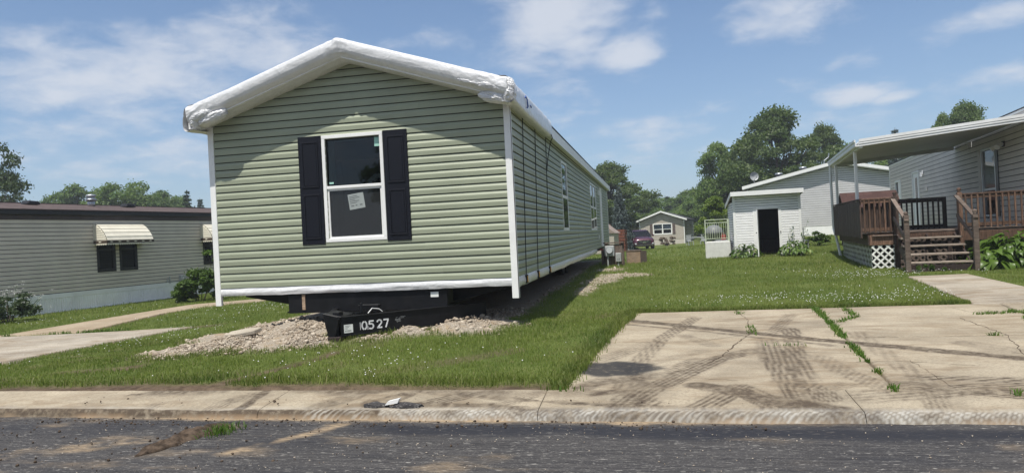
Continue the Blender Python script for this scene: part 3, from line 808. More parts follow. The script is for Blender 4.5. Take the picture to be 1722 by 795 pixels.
# walk to the porch steps, the neighbour's pad and path
walk = bpy.data.objects.new('front_walk', None); COL.objects.link(walk); walk['kind'] = 'structure'
def hz(dz): return lambda x, y: H(x, y)+dz
for t0, t1 in ((0, .36), (.36, .70), (.70, 1.0)):
    A, B, C_, D_ = [np.array(p) for p in WALK]
    q = quad(A+(B-A)*t0+(0, .01), D_+(C_-D_)*t0+(0, .01), D_+(C_-D_)*t1-(0, .01), A+(B-A)*t1-(0, .01))
    slab('concrete_slab', q, 40, 50, hz(.012), 'concrete_pale', walk)
pad = bpy.data.objects.new('parking_pad', None); COL.objects.link(pad); pad['kind'] = 'structure'
slab('concrete_slab', quad((-15.6, 6.95), (-9.62, 7.35), (-9.62, 8.98), (-15.6, 8.75)), 90, 40, hz(.012), 'concrete_pale', pad)
slab('concrete_slab', quad((-15.6, 8.80), (-9.58, 9.03), (-8.75, 12.30), (-15.0, 12.0)), 100, 60, hz(.012), 'concrete_pale', pad)
path = bpy.data.objects.new('path', None); COL.objects.link(path); path['kind'] = 'structure'
slab('concrete_slab', quad((-13.25, 12.25), (-11.3, 12.33), (-12.1, 15.9), (-13.2, 15.6)), 40, 60, hz(.010), 'concrete', path, extra=lambda x, y: .35+0*x)
slab('concrete_slab', quad((-13.2, 15.62), (-12.1, 15.92), (-11.3, 17.9), (-13.1, 18.3)), 40, 50, hz(.010), 'concrete', path, extra=lambda x, y: .3+0*x)
slab('concrete_slab', quad((-13.1, 18.32), (-11.3, 17.92), (-8.2, 19.3), (-8.8, 20.2)), 60, 40, hz(.010), 'concrete', path, extra=lambda x, y: .3+0*x)

# ---------------------------------------------------------------- grass, clover, weeds, stones
def wedge(n, d0, d1, half=.82):
    d = np.sqrt(rng.uniform(d0*d0, d1*d1, n)); t = rng.uniform(-half, half, n)*d
    return FW.x*d+RT0.x*t, FW.y*d+RT0.y*t, d
def blades(x, y, z, h, w, segs, lean=.45):
    n = len(x); a = rng.uniform(0, 2*np.pi, n); la = rng.uniform(0, 2*np.pi, n); ll = np.abs(rng.normal(0, lean, n))*h
    ux, uy = np.cos(a)*w/2, np.sin(a)*w/2; lx_, ly_ = np.cos(la)*ll, np.sin(la)*ll
    b0 = np.stack([x-ux, y-uy, z-.015], -1); b1 = np.stack([x+ux, y+uy, z-.015], -1); tip = np.stack([x+lx_, y+ly_, z+h], -1)
    if segs == 1:
        V = np.stack([b0, b1, tip], 1).reshape(-1, 3); F = np.arange(3*n).reshape(n, 3); return V, F
    m0 = np.stack([x-ux*.75+lx_*.32, y-uy*.75+ly_*.32, z+h*.58], -1); m1 = np.stack([x+ux*.75+lx_*.32, y+uy*.75+ly_*.32, z+h*.58], -1)
    V = np.stack([b0, b1, m0, m1, tip], 1).reshape(-1, 3); o = np.arange(n)[:, None]*5
    F = np.concatenate([o+np.array([[0, 1, 3]]), o+np.array([[0, 3, 2]]), o+np.array([[2, 3, 4]])], 0); return V, F
def merge(parts):
    V, F, o = [], [], 0
    for v, f in parts: V.append(v); F.append(f+o); o += len(v)
    return np.concatenate(V), np.concatenate(F)
parts = []
for n, d0, d1, h0, w0, sg in ((170000, 7.0, 12, .033, .0068, 2), (120000, 12, 19, .044, .011, 1), (130000, 19, 31, .065, .017, 1), (90000, 31, 50, .07, .03, 1)):
    x, y, d = wedge(n, d0, d1)
    k = rng.uniform(0, 1, n)
    keep = (y > apron_y(x)+.02) & ~inconc(x, y) & (k > 1.15*baremask(x, y)+.02) & (k > gravelmask(x, y)*1.03)
    keep &= ~((x > -6.65) & (x < -2.2) & (y > 10.8) & (y < 32.6))
    x, y = x[keep], y[keep]
    tall = 1+.55*vnoise(x*1.7, y*1.7, 80)+.4*vnoise(x*6, y*6, 81, 2)
    h = h0*tall*rng.uniform(.55, 1.35, len(x))
    parts.append(blades(x, y, groundz(x, y), np.maximum(h, .02), w0*rng.uniform(.7, 1.3, len(x)), sg))
V, F = merge(parts)
link('lawn_grass', npmesh('lawn_grass', V, F, 'grass_blade'), kind='stuff')
# unmown fringe: along the kerb, round the heaps, along the slabs
parts = []
x = rng.uniform(-13, -.9, 26000); y = apron_y(x)+np.abs(rng.normal(0.12, .22, len(x)))
keep = (rng.uniform(0, 1, len(x)) > baremask(x, y)*1.1) & ~inconc(x, y); parts.append((x[keep], y[keep]))
t_ = rng.uniform(0, 1, 9000); y = 6.5+t_*5.4; x = np.interp(y, [6.5, 9.0, 11.85], [-.90, -.68, -.36])-rng.normal(.025, .055, len(y)); parts.append((x, y))
x = rng.uniform(-.4, 9.7, 12000); y = 11.85-.012*x+np.abs(rng.normal(0.02, .09, len(x))); k = ~inconc(x, y); parts.append((x[k], y[k]))
x = rng.uniform(-7.4, -1.9, 60000); y = rng.uniform(7.8, 9.6, len(x)); g = gravelmask(x, y); k = (g > .03) & (g < .75) & (rng.uniform(0, 1, len(x)) < .30); parts.append((x[k], y[k]))
x = np.concatenate([p[0] for p in parts]); y = np.concatenate([p[1] for p in parts])
x_, y_ = x, y
V, F = blades(x_, y_, groundz(x_, y_), .056*rng.uniform(.3, 1.5, len(x_))*(1+.4*vnoise(x_*3, y_*3, 82)), .008*rng.uniform(.7, 1.3, len(x_)), 2, .6)
link('grass_fringe', npmesh('grass_fringe', V, F, 'grass_blade'), kind='stuff')
# weeds in the joints
def joint(pts, n, spread, z, dens=0.0):
    P = np.array(pts); seg = np.hypot(*(P[1:]-P[:-1]).T); cum = np.r_[0, np.cumsum(seg)]
    s = rng.uniform(0, cum[-1], n); s = s[vnoise(s*2.3+pts[0][0]*3, s*0+1, 84) > dens]
    x = np.interp(s, cum, P[:, 0])+rng.normal(0, spread, len(s)); y = np.interp(s, cum, P[:, 1])+rng.normal(0, spread, len(s))
    return x, y, drive_z(x, y)
W_ = [joint([(2.42, 11.8), (2.28, 10.2), (2.15, 9.0)], 1500, .026, 0, -.15), joint([(2.15, 9.0), (2.02, 7.6), (1.9, 6.35)], 1000, .020, 0, .04),
      joint([gl(1240, 525, .19), gl(1262, 545, .19), gl(1265, 560, .19)], 320, .03, 0, -.1), joint([gl(1420, 520, .19), gl(1440, 532, .19), gl(1410, 540, .19)], 360, .03, 0, -.2),
      joint([(4.75, 10.9), (4.45, 9.4), (4.3, 8.6)], 900, .028, 0, .02), joint([gl(1600, 562, .18), gl(1722, 560, .18)], 420, .03, 0, .1), joint([gl(1640, 528, .19), gl(1722, 524, .19)], 200, .03, 0, .1),
      joint([gl(1362, 657, .12), gl(1460, 660, .12)], 520, .022, 0, .0), joint([gl(1500, 660, .12), gl(1722, 662, .12)], 420, .022, 0, .15), joint([gl(940, 657, .12), gl(1360, 657, .12)], 260, .022, 0, .25),
      joint([gl(1045, 574, .17), gl(1400, 580, .17)], 130, .02, 0, .2)]
x = np.concatenate([w[0] for w in W_]); y = np.concatenate([w[1] for w in W_]); z = np.concatenate([w[2] for w in W_])
V, F = blades(x, y, z, (.042*rng.uniform(.3, 1.3, len(x))), .011*rng.uniform(.6, 1.4, len(x)), 2, .9)
x2 = rng.uniform(-15.4, -9.7, 2600); y2 = np.where(rng.random(2600) < .6, 8.88+.025*(x2+12), 12.2+.03*(x2+12))+rng.normal(0, .03, 2600)
k = vnoise(x2*1.3, y2*0, 86) > -.05; x2, y2 = x2[k], y2[k]
V2, F2 = blades(x2, y2, H(x2, y2)+.01, .06*rng.uniform(.3, 1.2, len(x2)), .012*np.ones(len(x2)), 2, .8)
V, F = merge([(V, F), (V2, F2)])
link('joint_weeds', npmesh('joint_weeds', V, F, 'weed_blade'), kind='stuff')
# white clover heads
OCT = np.array([(1, 0, 0), (-1, 0, 0), (0, 1, 0), (0, -1, 0), (0, 0, 1), (0, 0, -.6)], float)
OCF = np.array([(0, 2, 4), (2, 1, 4), (1, 3, 4), (3, 0, 4), (2, 0, 5), (1, 2, 5), (3, 1, 5), (0, 3, 5)])
def clover(x, y, r, zoff): 
    n = len(x); z = groundz(x, y)+zoff
    V = np.stack([x, y, z], -1)[:, None, :]+OCT[None]*r[:, None, None]
    return V.reshape(-1, 3), (np.arange(n)[:, None, None]*6+OCF[None]).reshape(-1, 3)
xs, ys = [], []
for n, d0, d1, cl in ((380, 7, 12, .12), (1200, 12, 19, .08), (2200, 19, 34, .08)):
    x, y, d = wedge(n*3, d0, d1); k = ~inconc(x, y) & (y > apron_y(x)+.05) & (gravelmask(x, y) < .2) & (baremask(x, y) < .3) & (vnoise(x*.55, y*.55, 88) + .4*vnoise(x*2.5, y*2.5, 89) > cl+.36)
    xs.append(x[k][:n]); ys.append(y[k][:n])
for cxx, cyy, sx, sy, n in ((1.2, 13.0, .5, .35, 60), (2.3, 13.4, .6, .5, 80), (3.4, 12.7, .7, .35, 120), (4.4, 13.8, .6, .9, 90), (-10.6, 8.0, .8, .45, 160), (-8.2, 10.6, .6, .8, 90), (-3.2, 7.6, 1.0, .5, 80), (-9.2, 15.6, 1.2, 1.6, 200), (5.3, 18.2, .9, .9, 260)):
    x, y = rng.normal(cxx, sx, n), rng.normal(cyy, sy, n); k = ~inconc(x, y) & (y > apron_y(x)+.05) & (gravelmask(x, y) < .2); xs.append(x[k]); ys.append(y[k])
x = np.concatenate(xs); y = np.concatenate(ys)
V, F = clover(x, y, rng.uniform(.0048, .0095, len(x))*(1+.02*y), rng.uniform(.04, .085, len(x)))
link('clover_flowers', npmesh('clover_flowers', V, F, 'petal_white'), kind='stuff')
# stones on the fill
ICO = bmesh.new(); bmesh.ops.create_icosphere(ICO, subdivisions=1, radius=1)
IV = np.array([v.co[:] for v in ICO.verts]); IF = np.array([[v.index for v in f.verts] for f in ICO.faces]); ICO.free()
def stones(x, y, r, sink=.3, zz=None):
    n = len(x); z = (groundz(x, y) if zz is None else zz)
    sc_ = r[:, None]*rng.uniform(.55, 1.25, (n, 3)); sc_[:, 2] *= .75
    jit = 1+rng.uniform(-.28, .28, (n, len(IV), 1))
    P = IV[None]*jit*sc_[:, None, :]
    a = rng.uniform(0, 6.28, n); ca, sa = np.cos(a)[:, None], np.sin(a)[:, None]
    X = P[..., 0]*ca-P[..., 1]*sa+x[:, None]; Y = P[..., 0]*sa+P[..., 1]*ca+y[:, None]; Z = P[..., 2]+(z+sc_[:, 2]*(1-2*sink)*.5)[:, None]
    return np.stack([X, Y, Z], -1).reshape(-1, 3), (np.arange(n)[:, None, None]*len(IV)+IF[None]).reshape(-1, 3)
x = np.concatenate([rng.uniform(-7.4, -2.0, 42000), rng.uniform(-2.4, .6, 9000)]); y = np.concatenate([rng.uniform(7.9, 12.5, 42000), rng.uniform(10, 27, 9000)])
g = gravelmask(x, y)*np.where(x < -4.3, 1, .62); k = (rng.uniform(0, 1, len(x)) < g*.55); x, y = x[k], y[k]
r = .008+.014*rng.random(len(x))**2.2+.026*(rng.random(len(x)) < .05)+np.where(y > 13, .012, 0)
V, F = stones(x, y, r)
link('gravel', npmesh('gravel', V, F, 'stones'), kind='stuff')
# spoil: clods of soil on the heaps and crumbs dropped on the street and kerb
x = np.concatenate([rng.uniform(-6, .8, 700), rng.normal(-4.0, 1.6, 260)]); y = np.concatenate([kerb_y(x[:700])+np.abs(rng.normal(.05, .3, 700))-.25, rng.normal(5.3, .5, 260)])
k = y < apron_y(x)+.1; x, y = x[k], y[k]; k = (y < kerb_y(x)-.01) | ((y > kerb_y(x)+.13) & (rng.random(len(x)) < .3)); x, y = x[k], y[k]
zz = np.where(y < kerb_y(x)+.05, -.002, .1)
V, F = stones(x, y, .004+.012*rng.random(len(x))**3, .2, zz)
link('soil_crumbs', npmesh('soil_crumbs', V, F, 'mud'), kind='stuff')
x = rng.uniform(-5.2, 3.6, 1700); y = rng.uniform(3.9, 5.9, 1700); k = (y < kerb_y(x)-.015) & (vnoise(x*1.2, y*5, 90)+.5*vnoise(x*9, y*9, 91) > -.15); x, y = x[k], y[k]
V, F = stones(x, y, .0022+.0052*rng.random(len(x))**2.5, .35, np.full(len(x), -.004))
link('road_grit', npmesh('road_grit', V, F, 'stones'), kind='stuff')
# clod of turf that fell off a tyre
def lump(name, m, label, cat, pts, rad, hgt, n=46, seed=0, parent=None):
    P = [Vector((*p, 0)) for p in pts]
    def fn(u, v):
        s = u*(len(P)-1); i = min(int(s), len(P)-2); c = P[i].lerp(P[i+1], s-i); d = (P[i+1]-P[i]).normalized(); nrm = Vector((-d.y, d.x, 0))
        env = math.sin(math.pi*min(1, max(0, u)))**.55
        t = (v-.5)*2; q = max(0, 1-t*t)
        no = mnoise.noise(Vector((c.x*6+t*1.3, c.y*6, seed)))+.6*mnoise.noise(Vector((c.x*19+t*4, c.y*19, seed+3)))
        w = rad*env*(1+.45*mnoise.noise(Vector((u*9, v*3, seed+9))))
        p = c+nrm*(t*w); p.z = -.008+hgt*env*math.sqrt(q)*(.75+.8*no) if q > 0 else -.01
        return p
    b = MB().grid(fn, n, 14)
    o = b.build(name, m, parent, True)
    if label: tag(o, label, cat)
    return o
cl = lump('mud_clod', 'mud', 'dark clod of mud with grass roots lying on the street', 'mud', [(-4.02, 4.85), (-4.0, 5.15), (-3.93, 5.42), (-3.86, 5.64), (-3.72, 5.74)], .13, .055, seed=2)
x = rng.normal(-3.72, .07, 240); y = rng.normal(5.55, .10, 240)
V, F = blades(x, y, np.full(240, .01), .05*rng.uniform(.3, 1, 240), np.full(240, .009), 2, 1.0)
link('grass_tuft', npmesh('grass_tuft', V, F, 'weed_blade'), cl, kind='stuff')
def chunk(loc, sx, sy, sz, label, seed, m='asphalt'):
    bm = bmesh.new(); bmesh.ops.create_icosphere(bm, subdivisions=3, radius=1)
    for v in bm.verts:
        p = v.co.copy(); f = 1+.35*mnoise.noise(p*1.7+Vector((seed, 0, 0)))+.12*mnoise.noise(p*5+Vector((0, seed, 0)))
        v.co = Vector((p.x*sx*f, p.y*sy*f, max(-.6, p.z)*sz*f))
    me = bpy.data.meshes.new('asphalt_lump'); bm.to_mesh(me); bm.free(); me.materials.append(M[m])
    me.polygons.foreach_set('use_smooth', [True]*len(me.polygons))
    return tag(link('asphalt_lump', me, None, loc), label, 'rubble', 'broken lumps on the kerb')
chunk((-2.52, 6.07, .085), .13, .04, .035, 'black asphalt lump on the kerb, left one beside the upturned chip', 1.0)
chunk((-2.23, 6.05, .085), .15, .04, .035, 'black asphalt lump on the kerb, right one of the pair', 4.2)
chip = MB().prism([(0, 0), (.12, .02), (.14, .06), (.03, .035)], lambda p, q, d: (p, d, q), 0, .05).build('concrete_chip', 'white_trim', None, loc=(-2.42, 6.03, .1))
tag(chip, 'pale broken chip tilted up between two black lumps on the kerb', 'rubble', 'broken lumps on the kerb')
chunk((-6.5, 5.55, 0), .26, .09, .03, 'flat grey asphalt patch lump on the street at far left', 8.1)
# broken flat slab half buried in the gravel
b = MB().prism([(-.36, -.1), (-.1, -.2), (.3, -.12), (.42, .08), (.1, .2), (-.3, .14)], lambda p, q, d: (p, q, d), -.03, .04)
o = b.build('broken_slab', 'concrete_pale', None, bevel=.012, loc=(-5.72, 9.12, .385)); o.scale = (.62, .62, .8); o.rotation_euler = (R(9), R(-6), R(14))
tag(o, 'pale broken concrete slab lying on the gravel heap', 'rubble')

# ---------------------------------------------------------------- walls clad board by board
def wallframe(o, u, n):
    o, u, n = Vector(o), Vector(u), Vector(n)
    return lambda a, b, z: tuple(o+u*a+n*b+Vector((0, 0, z)))
def siding(parent, fr, m, z0, e, lo, hi, openings=(), ztop=None, lap=.021, name='siding_board', bend=.62, gap=.011, seams=None, core='interior_dark', corelabel='wall_sheathing'):
    """boards one by one; lo(z), hi(z) give the ends, openings are (u0, u1, z0, z1)"""
    cb = MB(); k = 0; z = z0; dz = .001
    while z < ztop-.01:
        zt = min(z+e, ztop); zc = z+e*.5
        segs = [(None, None)]
        ops = sorted([o for o in openings if o[2]-.02 < zc < o[3]+.02])
        cuts = [None]+[c for o in ops for c in (o[0], o[1])]+[None]
        for a, b in zip(cuts[0::2], cuts[1::2]):
            la, lt = (lo(z), lo(zt)) if a is None else (a, a)
            ha, ht = (hi(z), hi(zt)) if b is None else (b, b)
            if ha-la < .03 and ht-lt < .03: continue
            if ht < lt: lt = ht = (lt+ht)/2
            def U(l, h, q): return l+(h-l)*q
            cutsu = [u for u in (seams(k) if seams else []) if max(la, lt)+.15 < u < min(ha, ht)-.15]
            ends = [(la, lt)]+[(u, u) for u in cutsu]+[(ha, ht)]
            prof = [(-.004, z+gap), (lap*.86, z+gap), (lap, z+(zt-z)*bend), (.002, zt-dz)]
            qs = [gap/e, gap/e, bend, 1]
            for si in range(len(ends)-1):
              (pa, pt), (qa, qt) = ends[si], ends[si+1]; oo = .0022*(si % 2); ex = .012 if si % 2 else 0
              L = [fr(U(pa, pt, q)-ex*(si > 0), o+oo, zz) for (o, zz), q in zip(prof, qs)]; Hh = [fr(U(qa, qt, q)+ex*(si < len(ends)-2), o+oo, zz) for (o, zz), q in zip(prof, qs)]
              MB().add(L+Hh, [(0, 1, 5, 4), (1, 2, 6, 5), (2, 3, 7, 6), (3, 0, 4, 7), (3, 2, 1, 0), (4, 5, 6, 7)]).build(name, m, parent)
            cb.add([fr(la, -.006, z-.002), fr(ha, -.006, z-.002), fr(ht, -.006, zt+.002), fr(lt, -.006, zt+.002),
                    fr(la, -.06, z-.002), fr(ha, -.06, z-.002), fr(ht, -.06, zt+.002), fr(lt, -.06, zt+.002)],
                   [(0, 1, 2, 3), (7, 6, 5, 4), (0, 4, 5, 1), (1, 5, 6, 2), (2, 6, 7, 3), (3, 7, 4, 0)])
        z = zt; k += 1
    cb.build(corelabel, core, parent)
def frame_bars(b, fr, u0, u1, z0, z1, w, o0, o1):
    b.fbox(fr, u0, u1, o0, o1, z0, z0+w); b.fbox(fr, u0, u1, o0, o1, z1-w, z1)
    b.fbox(fr, u0, u0+w, o0, o1, z0+w, z1-w); b.fbox(fr, u1-w, u1, o0, o1, z0+w, z1-w); return b
def window(parent, fr, u0, u1, z0, z1, fm='white_trim', w=.045, mid=.5, lower='glass_screen', upper='glass', mull=0, proud=.03, flush=0.0, label=None):
    """outer frame, one or two double-hung units; panes and lower sash are sub-parts"""
    f = frame_bars(MB(), fr, u0, u1, z0, z1, w, -.06, proud)
    n = mull+1; cw = (u1-u0-2*w-mull*w)/n
    zm = z0+(z1-z0)*mid
    for i in range(n):
        a = u0+w+i*(cw+w); b_ = a+cw
        f.fbox(fr, a, b_, -.045, proud-.006, zm-.022, zm+.022)
        if i < mull: f.fbox(fr, b_, b_+w, -.06, proud, z0+w, z1-w)
    o = f.build('window', 'white_trim' if fm is None else fm, parent, bevel=.004)
    if label: o['label'] = label
    for i in range(n):
        a = u0+w+i*(cw+w); b_ = a+cw
        frame_bars(MB(), fr, a+.002, b_-.002, z0+w+.001, zm-.023, .026, -.035+flush, .006+flush*.4).build('sash', fm or 'white_trim', o)
        MB().fbox(fr, a+.002, b_-.002, -.02+flush, -.016+flush, z0+w+.002, zm-.0235).build('pane', lower, o)
        MB().fbox(fr, a+.002, b_-.002, -.034+flush, -.030+flush, zm+.0225, z1-w-.002).build('pane', upper, o)
    return o

# ---------------------------------------------------------------- the green home on its trailer
GX0, GY0, HW, GL = -4.295, 10.0, 2.31, 22.7
home = thing('mobile_home', 'sage green mobile home on a black trailer frame with white plastic wrapped roof edge', 'mobile home', (GX0, GY0, 0))
e_, zb_ = .1143, .96
rz_ = lambda x: 4.245-.33*abs(x)
fF = wallframe((0, 0, 0), (1, 0, 0), (0, -1, 0))
fR = wallframe((2.352, 0, 0), (0, 1, 0), (1, 0, 0))
fLf = wallframe((-2.352, 0, 0), (0, 1, 0), (-1, 0, 0))
fB = wallframe((0, GL, 0), (1, 0, 0), (0, 1, 0))
hb = lambda z: min(HW, max(0, (4.245-z)/.33))
WIN = (-.505, .465, 1.60, 3.20)
siding(home, fF, 'sage_siding', zb_, e_, lambda z: -hb(z), hb, [(-.45, .41, 1.65, 3.15)], 4.24, seams=lambda k: [[-1.35], [1.3], [], [-.1], [1.05], [-1.6]][k % 6])
W1, W2, DR = (5.92, 6.95, 1.62, 3.2), (13.45, 15.8, 1.62, 3.2), (17.75, 18.62, .98, 3.25)
siding(home, fR, 'sage_siding', zb_, e_, lambda z: .02, lambda z: GL, [(W1[0]+.04, W1[1]-.04, 1.66, 3.16), (W2[0]+.04, W2[1]-.04, 1.66, 3.16), (DR[0]+.03, DR[1]-.03, .9, 3.2)], 3.43, seams=lambda k: [[3.6, 7.3, 11.0, 14.6, 18.9], [1.8, 5.4, 9.1, 12.7, 20.2], [2.7, 8.2, 12.1, 17.0, 21]][k % 3])
siding(home, fLf, 'sage_siding', zb_, e_, lambda z: .02, lambda z: GL, (), 3.43)
siding(home, fB, 'sage_siding', zb_, e_, lambda z: -hb(z), hb, (), 4.24)
MB().box(-2.29, 2.29, .065, GL-.065, .845, .945).build('floor', 'underbelly', home)
MB().box(-2.28, 2.28, .065, GL-.065, 3.38, 3.41).build('ceiling', 'interior_dark', home)
for y in (4.6, 9.0, 17.0): MB().box(-2.28, 2.28, y, y+.1, .947, 3.378).build('partition', 'interior_dark', home)
# corner trims, left one a touch shorter
for s, zl in ((-1, .70), (1, .67)):
    b = MB().fbox(fF, *(sorted((s*2.30, s*2.395))), -.03, .026, zl, rz_(2.36)+.005)
    b.fbox(fR if s > 0 else fLf, -.025, .075, -.02, .022+.021, zl, 3.44)
    b.build('corner_trim', 'white_trim', home, bevel=.004)
MB().fbox(fR, GL-.07, GL+.03, -.02, .03, .8, 3.44).build('corner_trim', 'white_trim', home, bevel=.004)
# front window with shutters
wn_ = window(home, fF, *WIN, w=.052, mid=.51, label='white framed window with stickers between dark shutters')
def fT_(u, o, z, a=R(7)):
    du, dz_ = u+.005, z-2.195
    return fF(-.005+du*math.cos(a)-dz_*math.sin(a), o, 2.195+du*math.sin(a)+dz_*math.cos(a))
lab = MB().fbox(fT_, -.13, .12, -.0145, -.0125, 2.08, 2.31).build('paper_label', 'paper_dim', wn_)
lab2 = MB()
for zz, u0, u1 in ((2.275, -.11, .02), (2.25, -.11, .05), (2.225, -.11, -.02), (2.20, -.11, .04), (2.175, -.11, .0), (2.13, -.10, -.05), (2.13, -.03, 0), (2.13, .04, .08)):
    lab2.fbox(fT_, u0, u1, -.0122, -.0112, zz-.005, zz+.004+(.008 if zz == 2.13 else 0))
lab2.build('lettering', 'ink', wn_)
MB().fbox(fF, .315, .405, -.0285, -.027, 2.99, 3.14).build('sticker', 'mint_sticker', wn_)
MB().fbox(fF, -.43, -.36, -.0285, -.027, 2.475, 2.50).build('sticker', 'mint_sticker', wn_)
rv = MB().fbox(fF, -.452, -.445, -.30, -.062, 1.66, 3.14); rv.fbox(fF, .405, .412, -.30, -.062, 1.66, 3.14); rv.fbox(fF, -.45, .41, -.30, -.062, 3.14, 3.15)
rv.build('window_reveal', 'interior_mint', home)
rb = MB().grid(lambda u, v: fF(.05+.36*u, -.16-.12*v, 2.44+.16*math.sin(u*2.2)*(1-.4*v)+.05*mnoise.noise(Vector((u*6, v*4, 1)))), 14, 8)
rb.build('folded_cloth', 'white_film', home, True)
for s, (u0, u1) in ((-1, (-.885, -.51)), (1, (.47, .845))):
    b = MB().fbox(fF, u0, u1, .014, .034, 1.575, 3.205)
    sh = b.build('shutter', 'navy_vinyl', home, bevel=.006)
    for z0, z1 in ((1.66, 2.33), (2.43, 3.12)):
        c = MB()
        fw_ = .022
        for q, (ins, o1) in enumerate(((.055, .046), (.085, .040))):
            a0, a1, c0, c1 = u0+ins, u1-ins, z0+ins-.055, z1-ins+.055
            if q == 0: frame_bars(c, fF, a0, a1, c0, c1, fw_, .035, o1)
            else: c.fbox(fF, a0, a1, .035, o1, c0, c1)
        c.build('shutter_panel', 'navy_vinyl', sh, bevel=.006)
# side windows, door
window(home, fR, *W1, w=.045, proud=.024, flush=.034); window(home, fR, *W2, w=.045, mull=1, proud=.024, flush=.034)
d_ = frame_bars(MB(), fR, DR[0], DR[1], DR[2], DR[3], .06, -.06, .045).build('door_frame', 'white_trim', home, bevel=.004)
MB().fbox(fR, DR[0]+.062, DR[1]-.062, -.04, .012, DR[2]+.062, DR[3]-.062).build('door', 'vinyl_white', home)
MB().fbox(fR, 16.9, 17.15, .0, .07, 2.92, 3.12).build('porch_lamp', 'white_trim', home, bevel=.01)
MB().fbox(fR, 16.35, 16.5, .014, .04, 1.3, 1.45).build('outlet_cover', 'white_trim', home, bevel=.005)
# roof slopes, fascia and soffit
for s in (-1, 1):
    P = lambda p, q, d: (s*p, d, q)
    MB().prism([(0, 4.475), (0, 4.44), (2.50, 3.611), (2.50, 3.646)], P, -.33, GL+.30).build('roof_slope', 'shingle_dark', home)
    MB().prism([(2.462, 3.415), (2.496, 3.415), (2.496, 3.609), (2.462, 3.62)], P, -.33, GL+.30).build('fascia', 'white_trim', home)
    MB().prism([(2.365, 3.435), (2.460, 3.42), (2.460, 3.435), (2.365, 3.45)], P, -.32, GL+.29).build('soffit', 'vinyl_white', home)
    MB().prism([(0, 4.435), (0, 4.252), (2.36, 3.473), (2.460, 3.44), (2.460, 3.615)], P, GL+.02, GL+.28).build('rake_soffit', 'vinyl_white', home)
    MB().prism([(0, 4.435), (0, 4.262), (2.36, 3.483), (2.460, 3.45), (2.460, 3.615)], P, -.32, -.02).build('rake_soffit', 'vinyl_white', home)
# white plastic film drawn over the front of the roof
def crease(x, y, z, s=1.0):
    a = 1-abs(mnoise.noise(Vector((x*3.1*s, y*3.1*s, z*3.1*s))))*2.4
    b = 1-abs(mnoise.noise(Vector((x*8*s+3, y*8*s, z*8*s))))*2.2
    return a*.65+b*.35
RP = [(.004, -.012), (-.09, -.014), (-.19, -.006), (-.285, .012), (-.35, .038), (-.393, .075), (-.415, .115), (-.427, .155), (-.43, .19), (-.42, .222), (-.395, .243), (-.34, .252), (-.24, .252), (0, .252), (.3, .25), (.8, .25), (1.5, .25), (2.3, .25), (3.0, .25)]
def interp_profile(P, t):
    s = t*(len(P)-1); i = min(int(s), len(P)-2); f = s-i
    return (P[i][0]+(P[i+1][0]-P[i][0])*f, P[i][1]+(P[i+1][1]-P[i][1])*f)
def rake(u, v):
    x = -2.45+4.91*u
    y, dz = interp_profile(RP, v)
    base = 4.247-.33*(math.sqrt(x*x+.0016)-.02)+(.035*sstep(.12, .25, dz))
    edge = max(0, (abs(x)-1.68)/.85); ap = math.exp(-(x/.22)**2)
    amp = (.0035+.020*edge**1.5+.018*ap)
    fr_ = sstep(0, .12, v)*sstep(1.0, .95, v)
    c = crease(x*.55+(1.5*x if edge > 0 else 0)*.6, y*1.6, dz*3)
    soft = mnoise.noise(Vector((x*.9, y*2, 4)))*.007
    out_ = (c*amp+soft)*fr_
    front = max(0, min(1, (-y-.2)/.18))
    # pulled-in pleat where the two halves meet at the ridge
    y += ap*.03*front*(.5+math.sin(x*48)*.4)
    yy = y-out_*front*.9-(.02*edge*front)
    zz = base+dz+out_*(1-front*.4)*(1 if dz > .1 else -.7)
    if v > .97: yy += .15*mnoise.noise(Vector((x*2, 5, 5)))
    return (x, yy, zz)
MB().grid(rake, 260, 76).build('roof_wrap', 'white_film', home, True, fix=False)
EP = [(2.358, 3.405), (2.40, 3.392), (2.45, 3.382), (2.50, 3.385), (2.525, 3.41), (2.532, 3.47), (2.53, 3.57), (2.522, 3.65), (2.50, 3.705), (2.43, 3.748), (2.34, 3.772), (2.22, 3.765)]
for s, y1 in ((1, 3.45), (-1, 2.6)):
    def eave(u, v):
        y = -.40+(y1+.40)*u
        x, z = interp_profile(EP, v)
        k = sstep(0, .1, v)*(.6+.9*math.exp(-((y+.3)/.5)**2))
        c = crease(x*2, y*1.2, z*2+7)*.012*k
        hang = .03*max(0, mnoise.noise(Vector((y*1.5, 2, s))))*(1 if z < 3.45 else 0)
        return (s*(x+c*.9), y, z+c*.5-hang)
    MB().grid(eave, 110, 34).build('eave_wrap', 'white_film', home, True)
def bundle(c, sx, sy, sz, tilt, seed, freq=3.2):
    bm = bmesh.new(); bmesh.ops.create_icosphere(bm, subdivisions=5, radius=1)
    rot = Matrix.Rotation(tilt, 3, 'Y')
    for v in bm.verts:
        p = v.co.copy()
        q = Vector((p.x*.9, p.y*1.4, p.z*2.6))*freq*.5+Vector((seed, seed*2, 0))
        f = 1+.085*(1-abs(mnoise.noise(q))*3)+.05*(1-abs(mnoise.noise(q*2.3))*3)+.2*mnoise.noise(p*1.2+Vector((seed, 0, 0)))
        w = Vector((p.x*sx*f, p.y*sy*f, p.z*sz*f))
        v.co = rot @ w + Vector(c)
    me = bpy.data.meshes.new('wrap_bundle'); bm.to_mesh(me); bm.free(); me.materials.append(M['white_film'])
    me.polygons.foreach_set('use_smooth', [True]*len(me.polygons))
    return link('wrap_bundle', me, home)
bundle((2.24, -.365, 3.64), .29, .075, .075, R(17), 1.3, 7.5)
bundle((2.45, -.36, 3.62), .085, .075, .12, R(8), 2.3, 6.5)
bundle((2.02, -.385, 3.70), .30, .04, .05, R(17), 6.3, 8.0)
bundle((2.26, -.26, 3.50), .23, .12, .085, R(14), 5.1, 5.0)
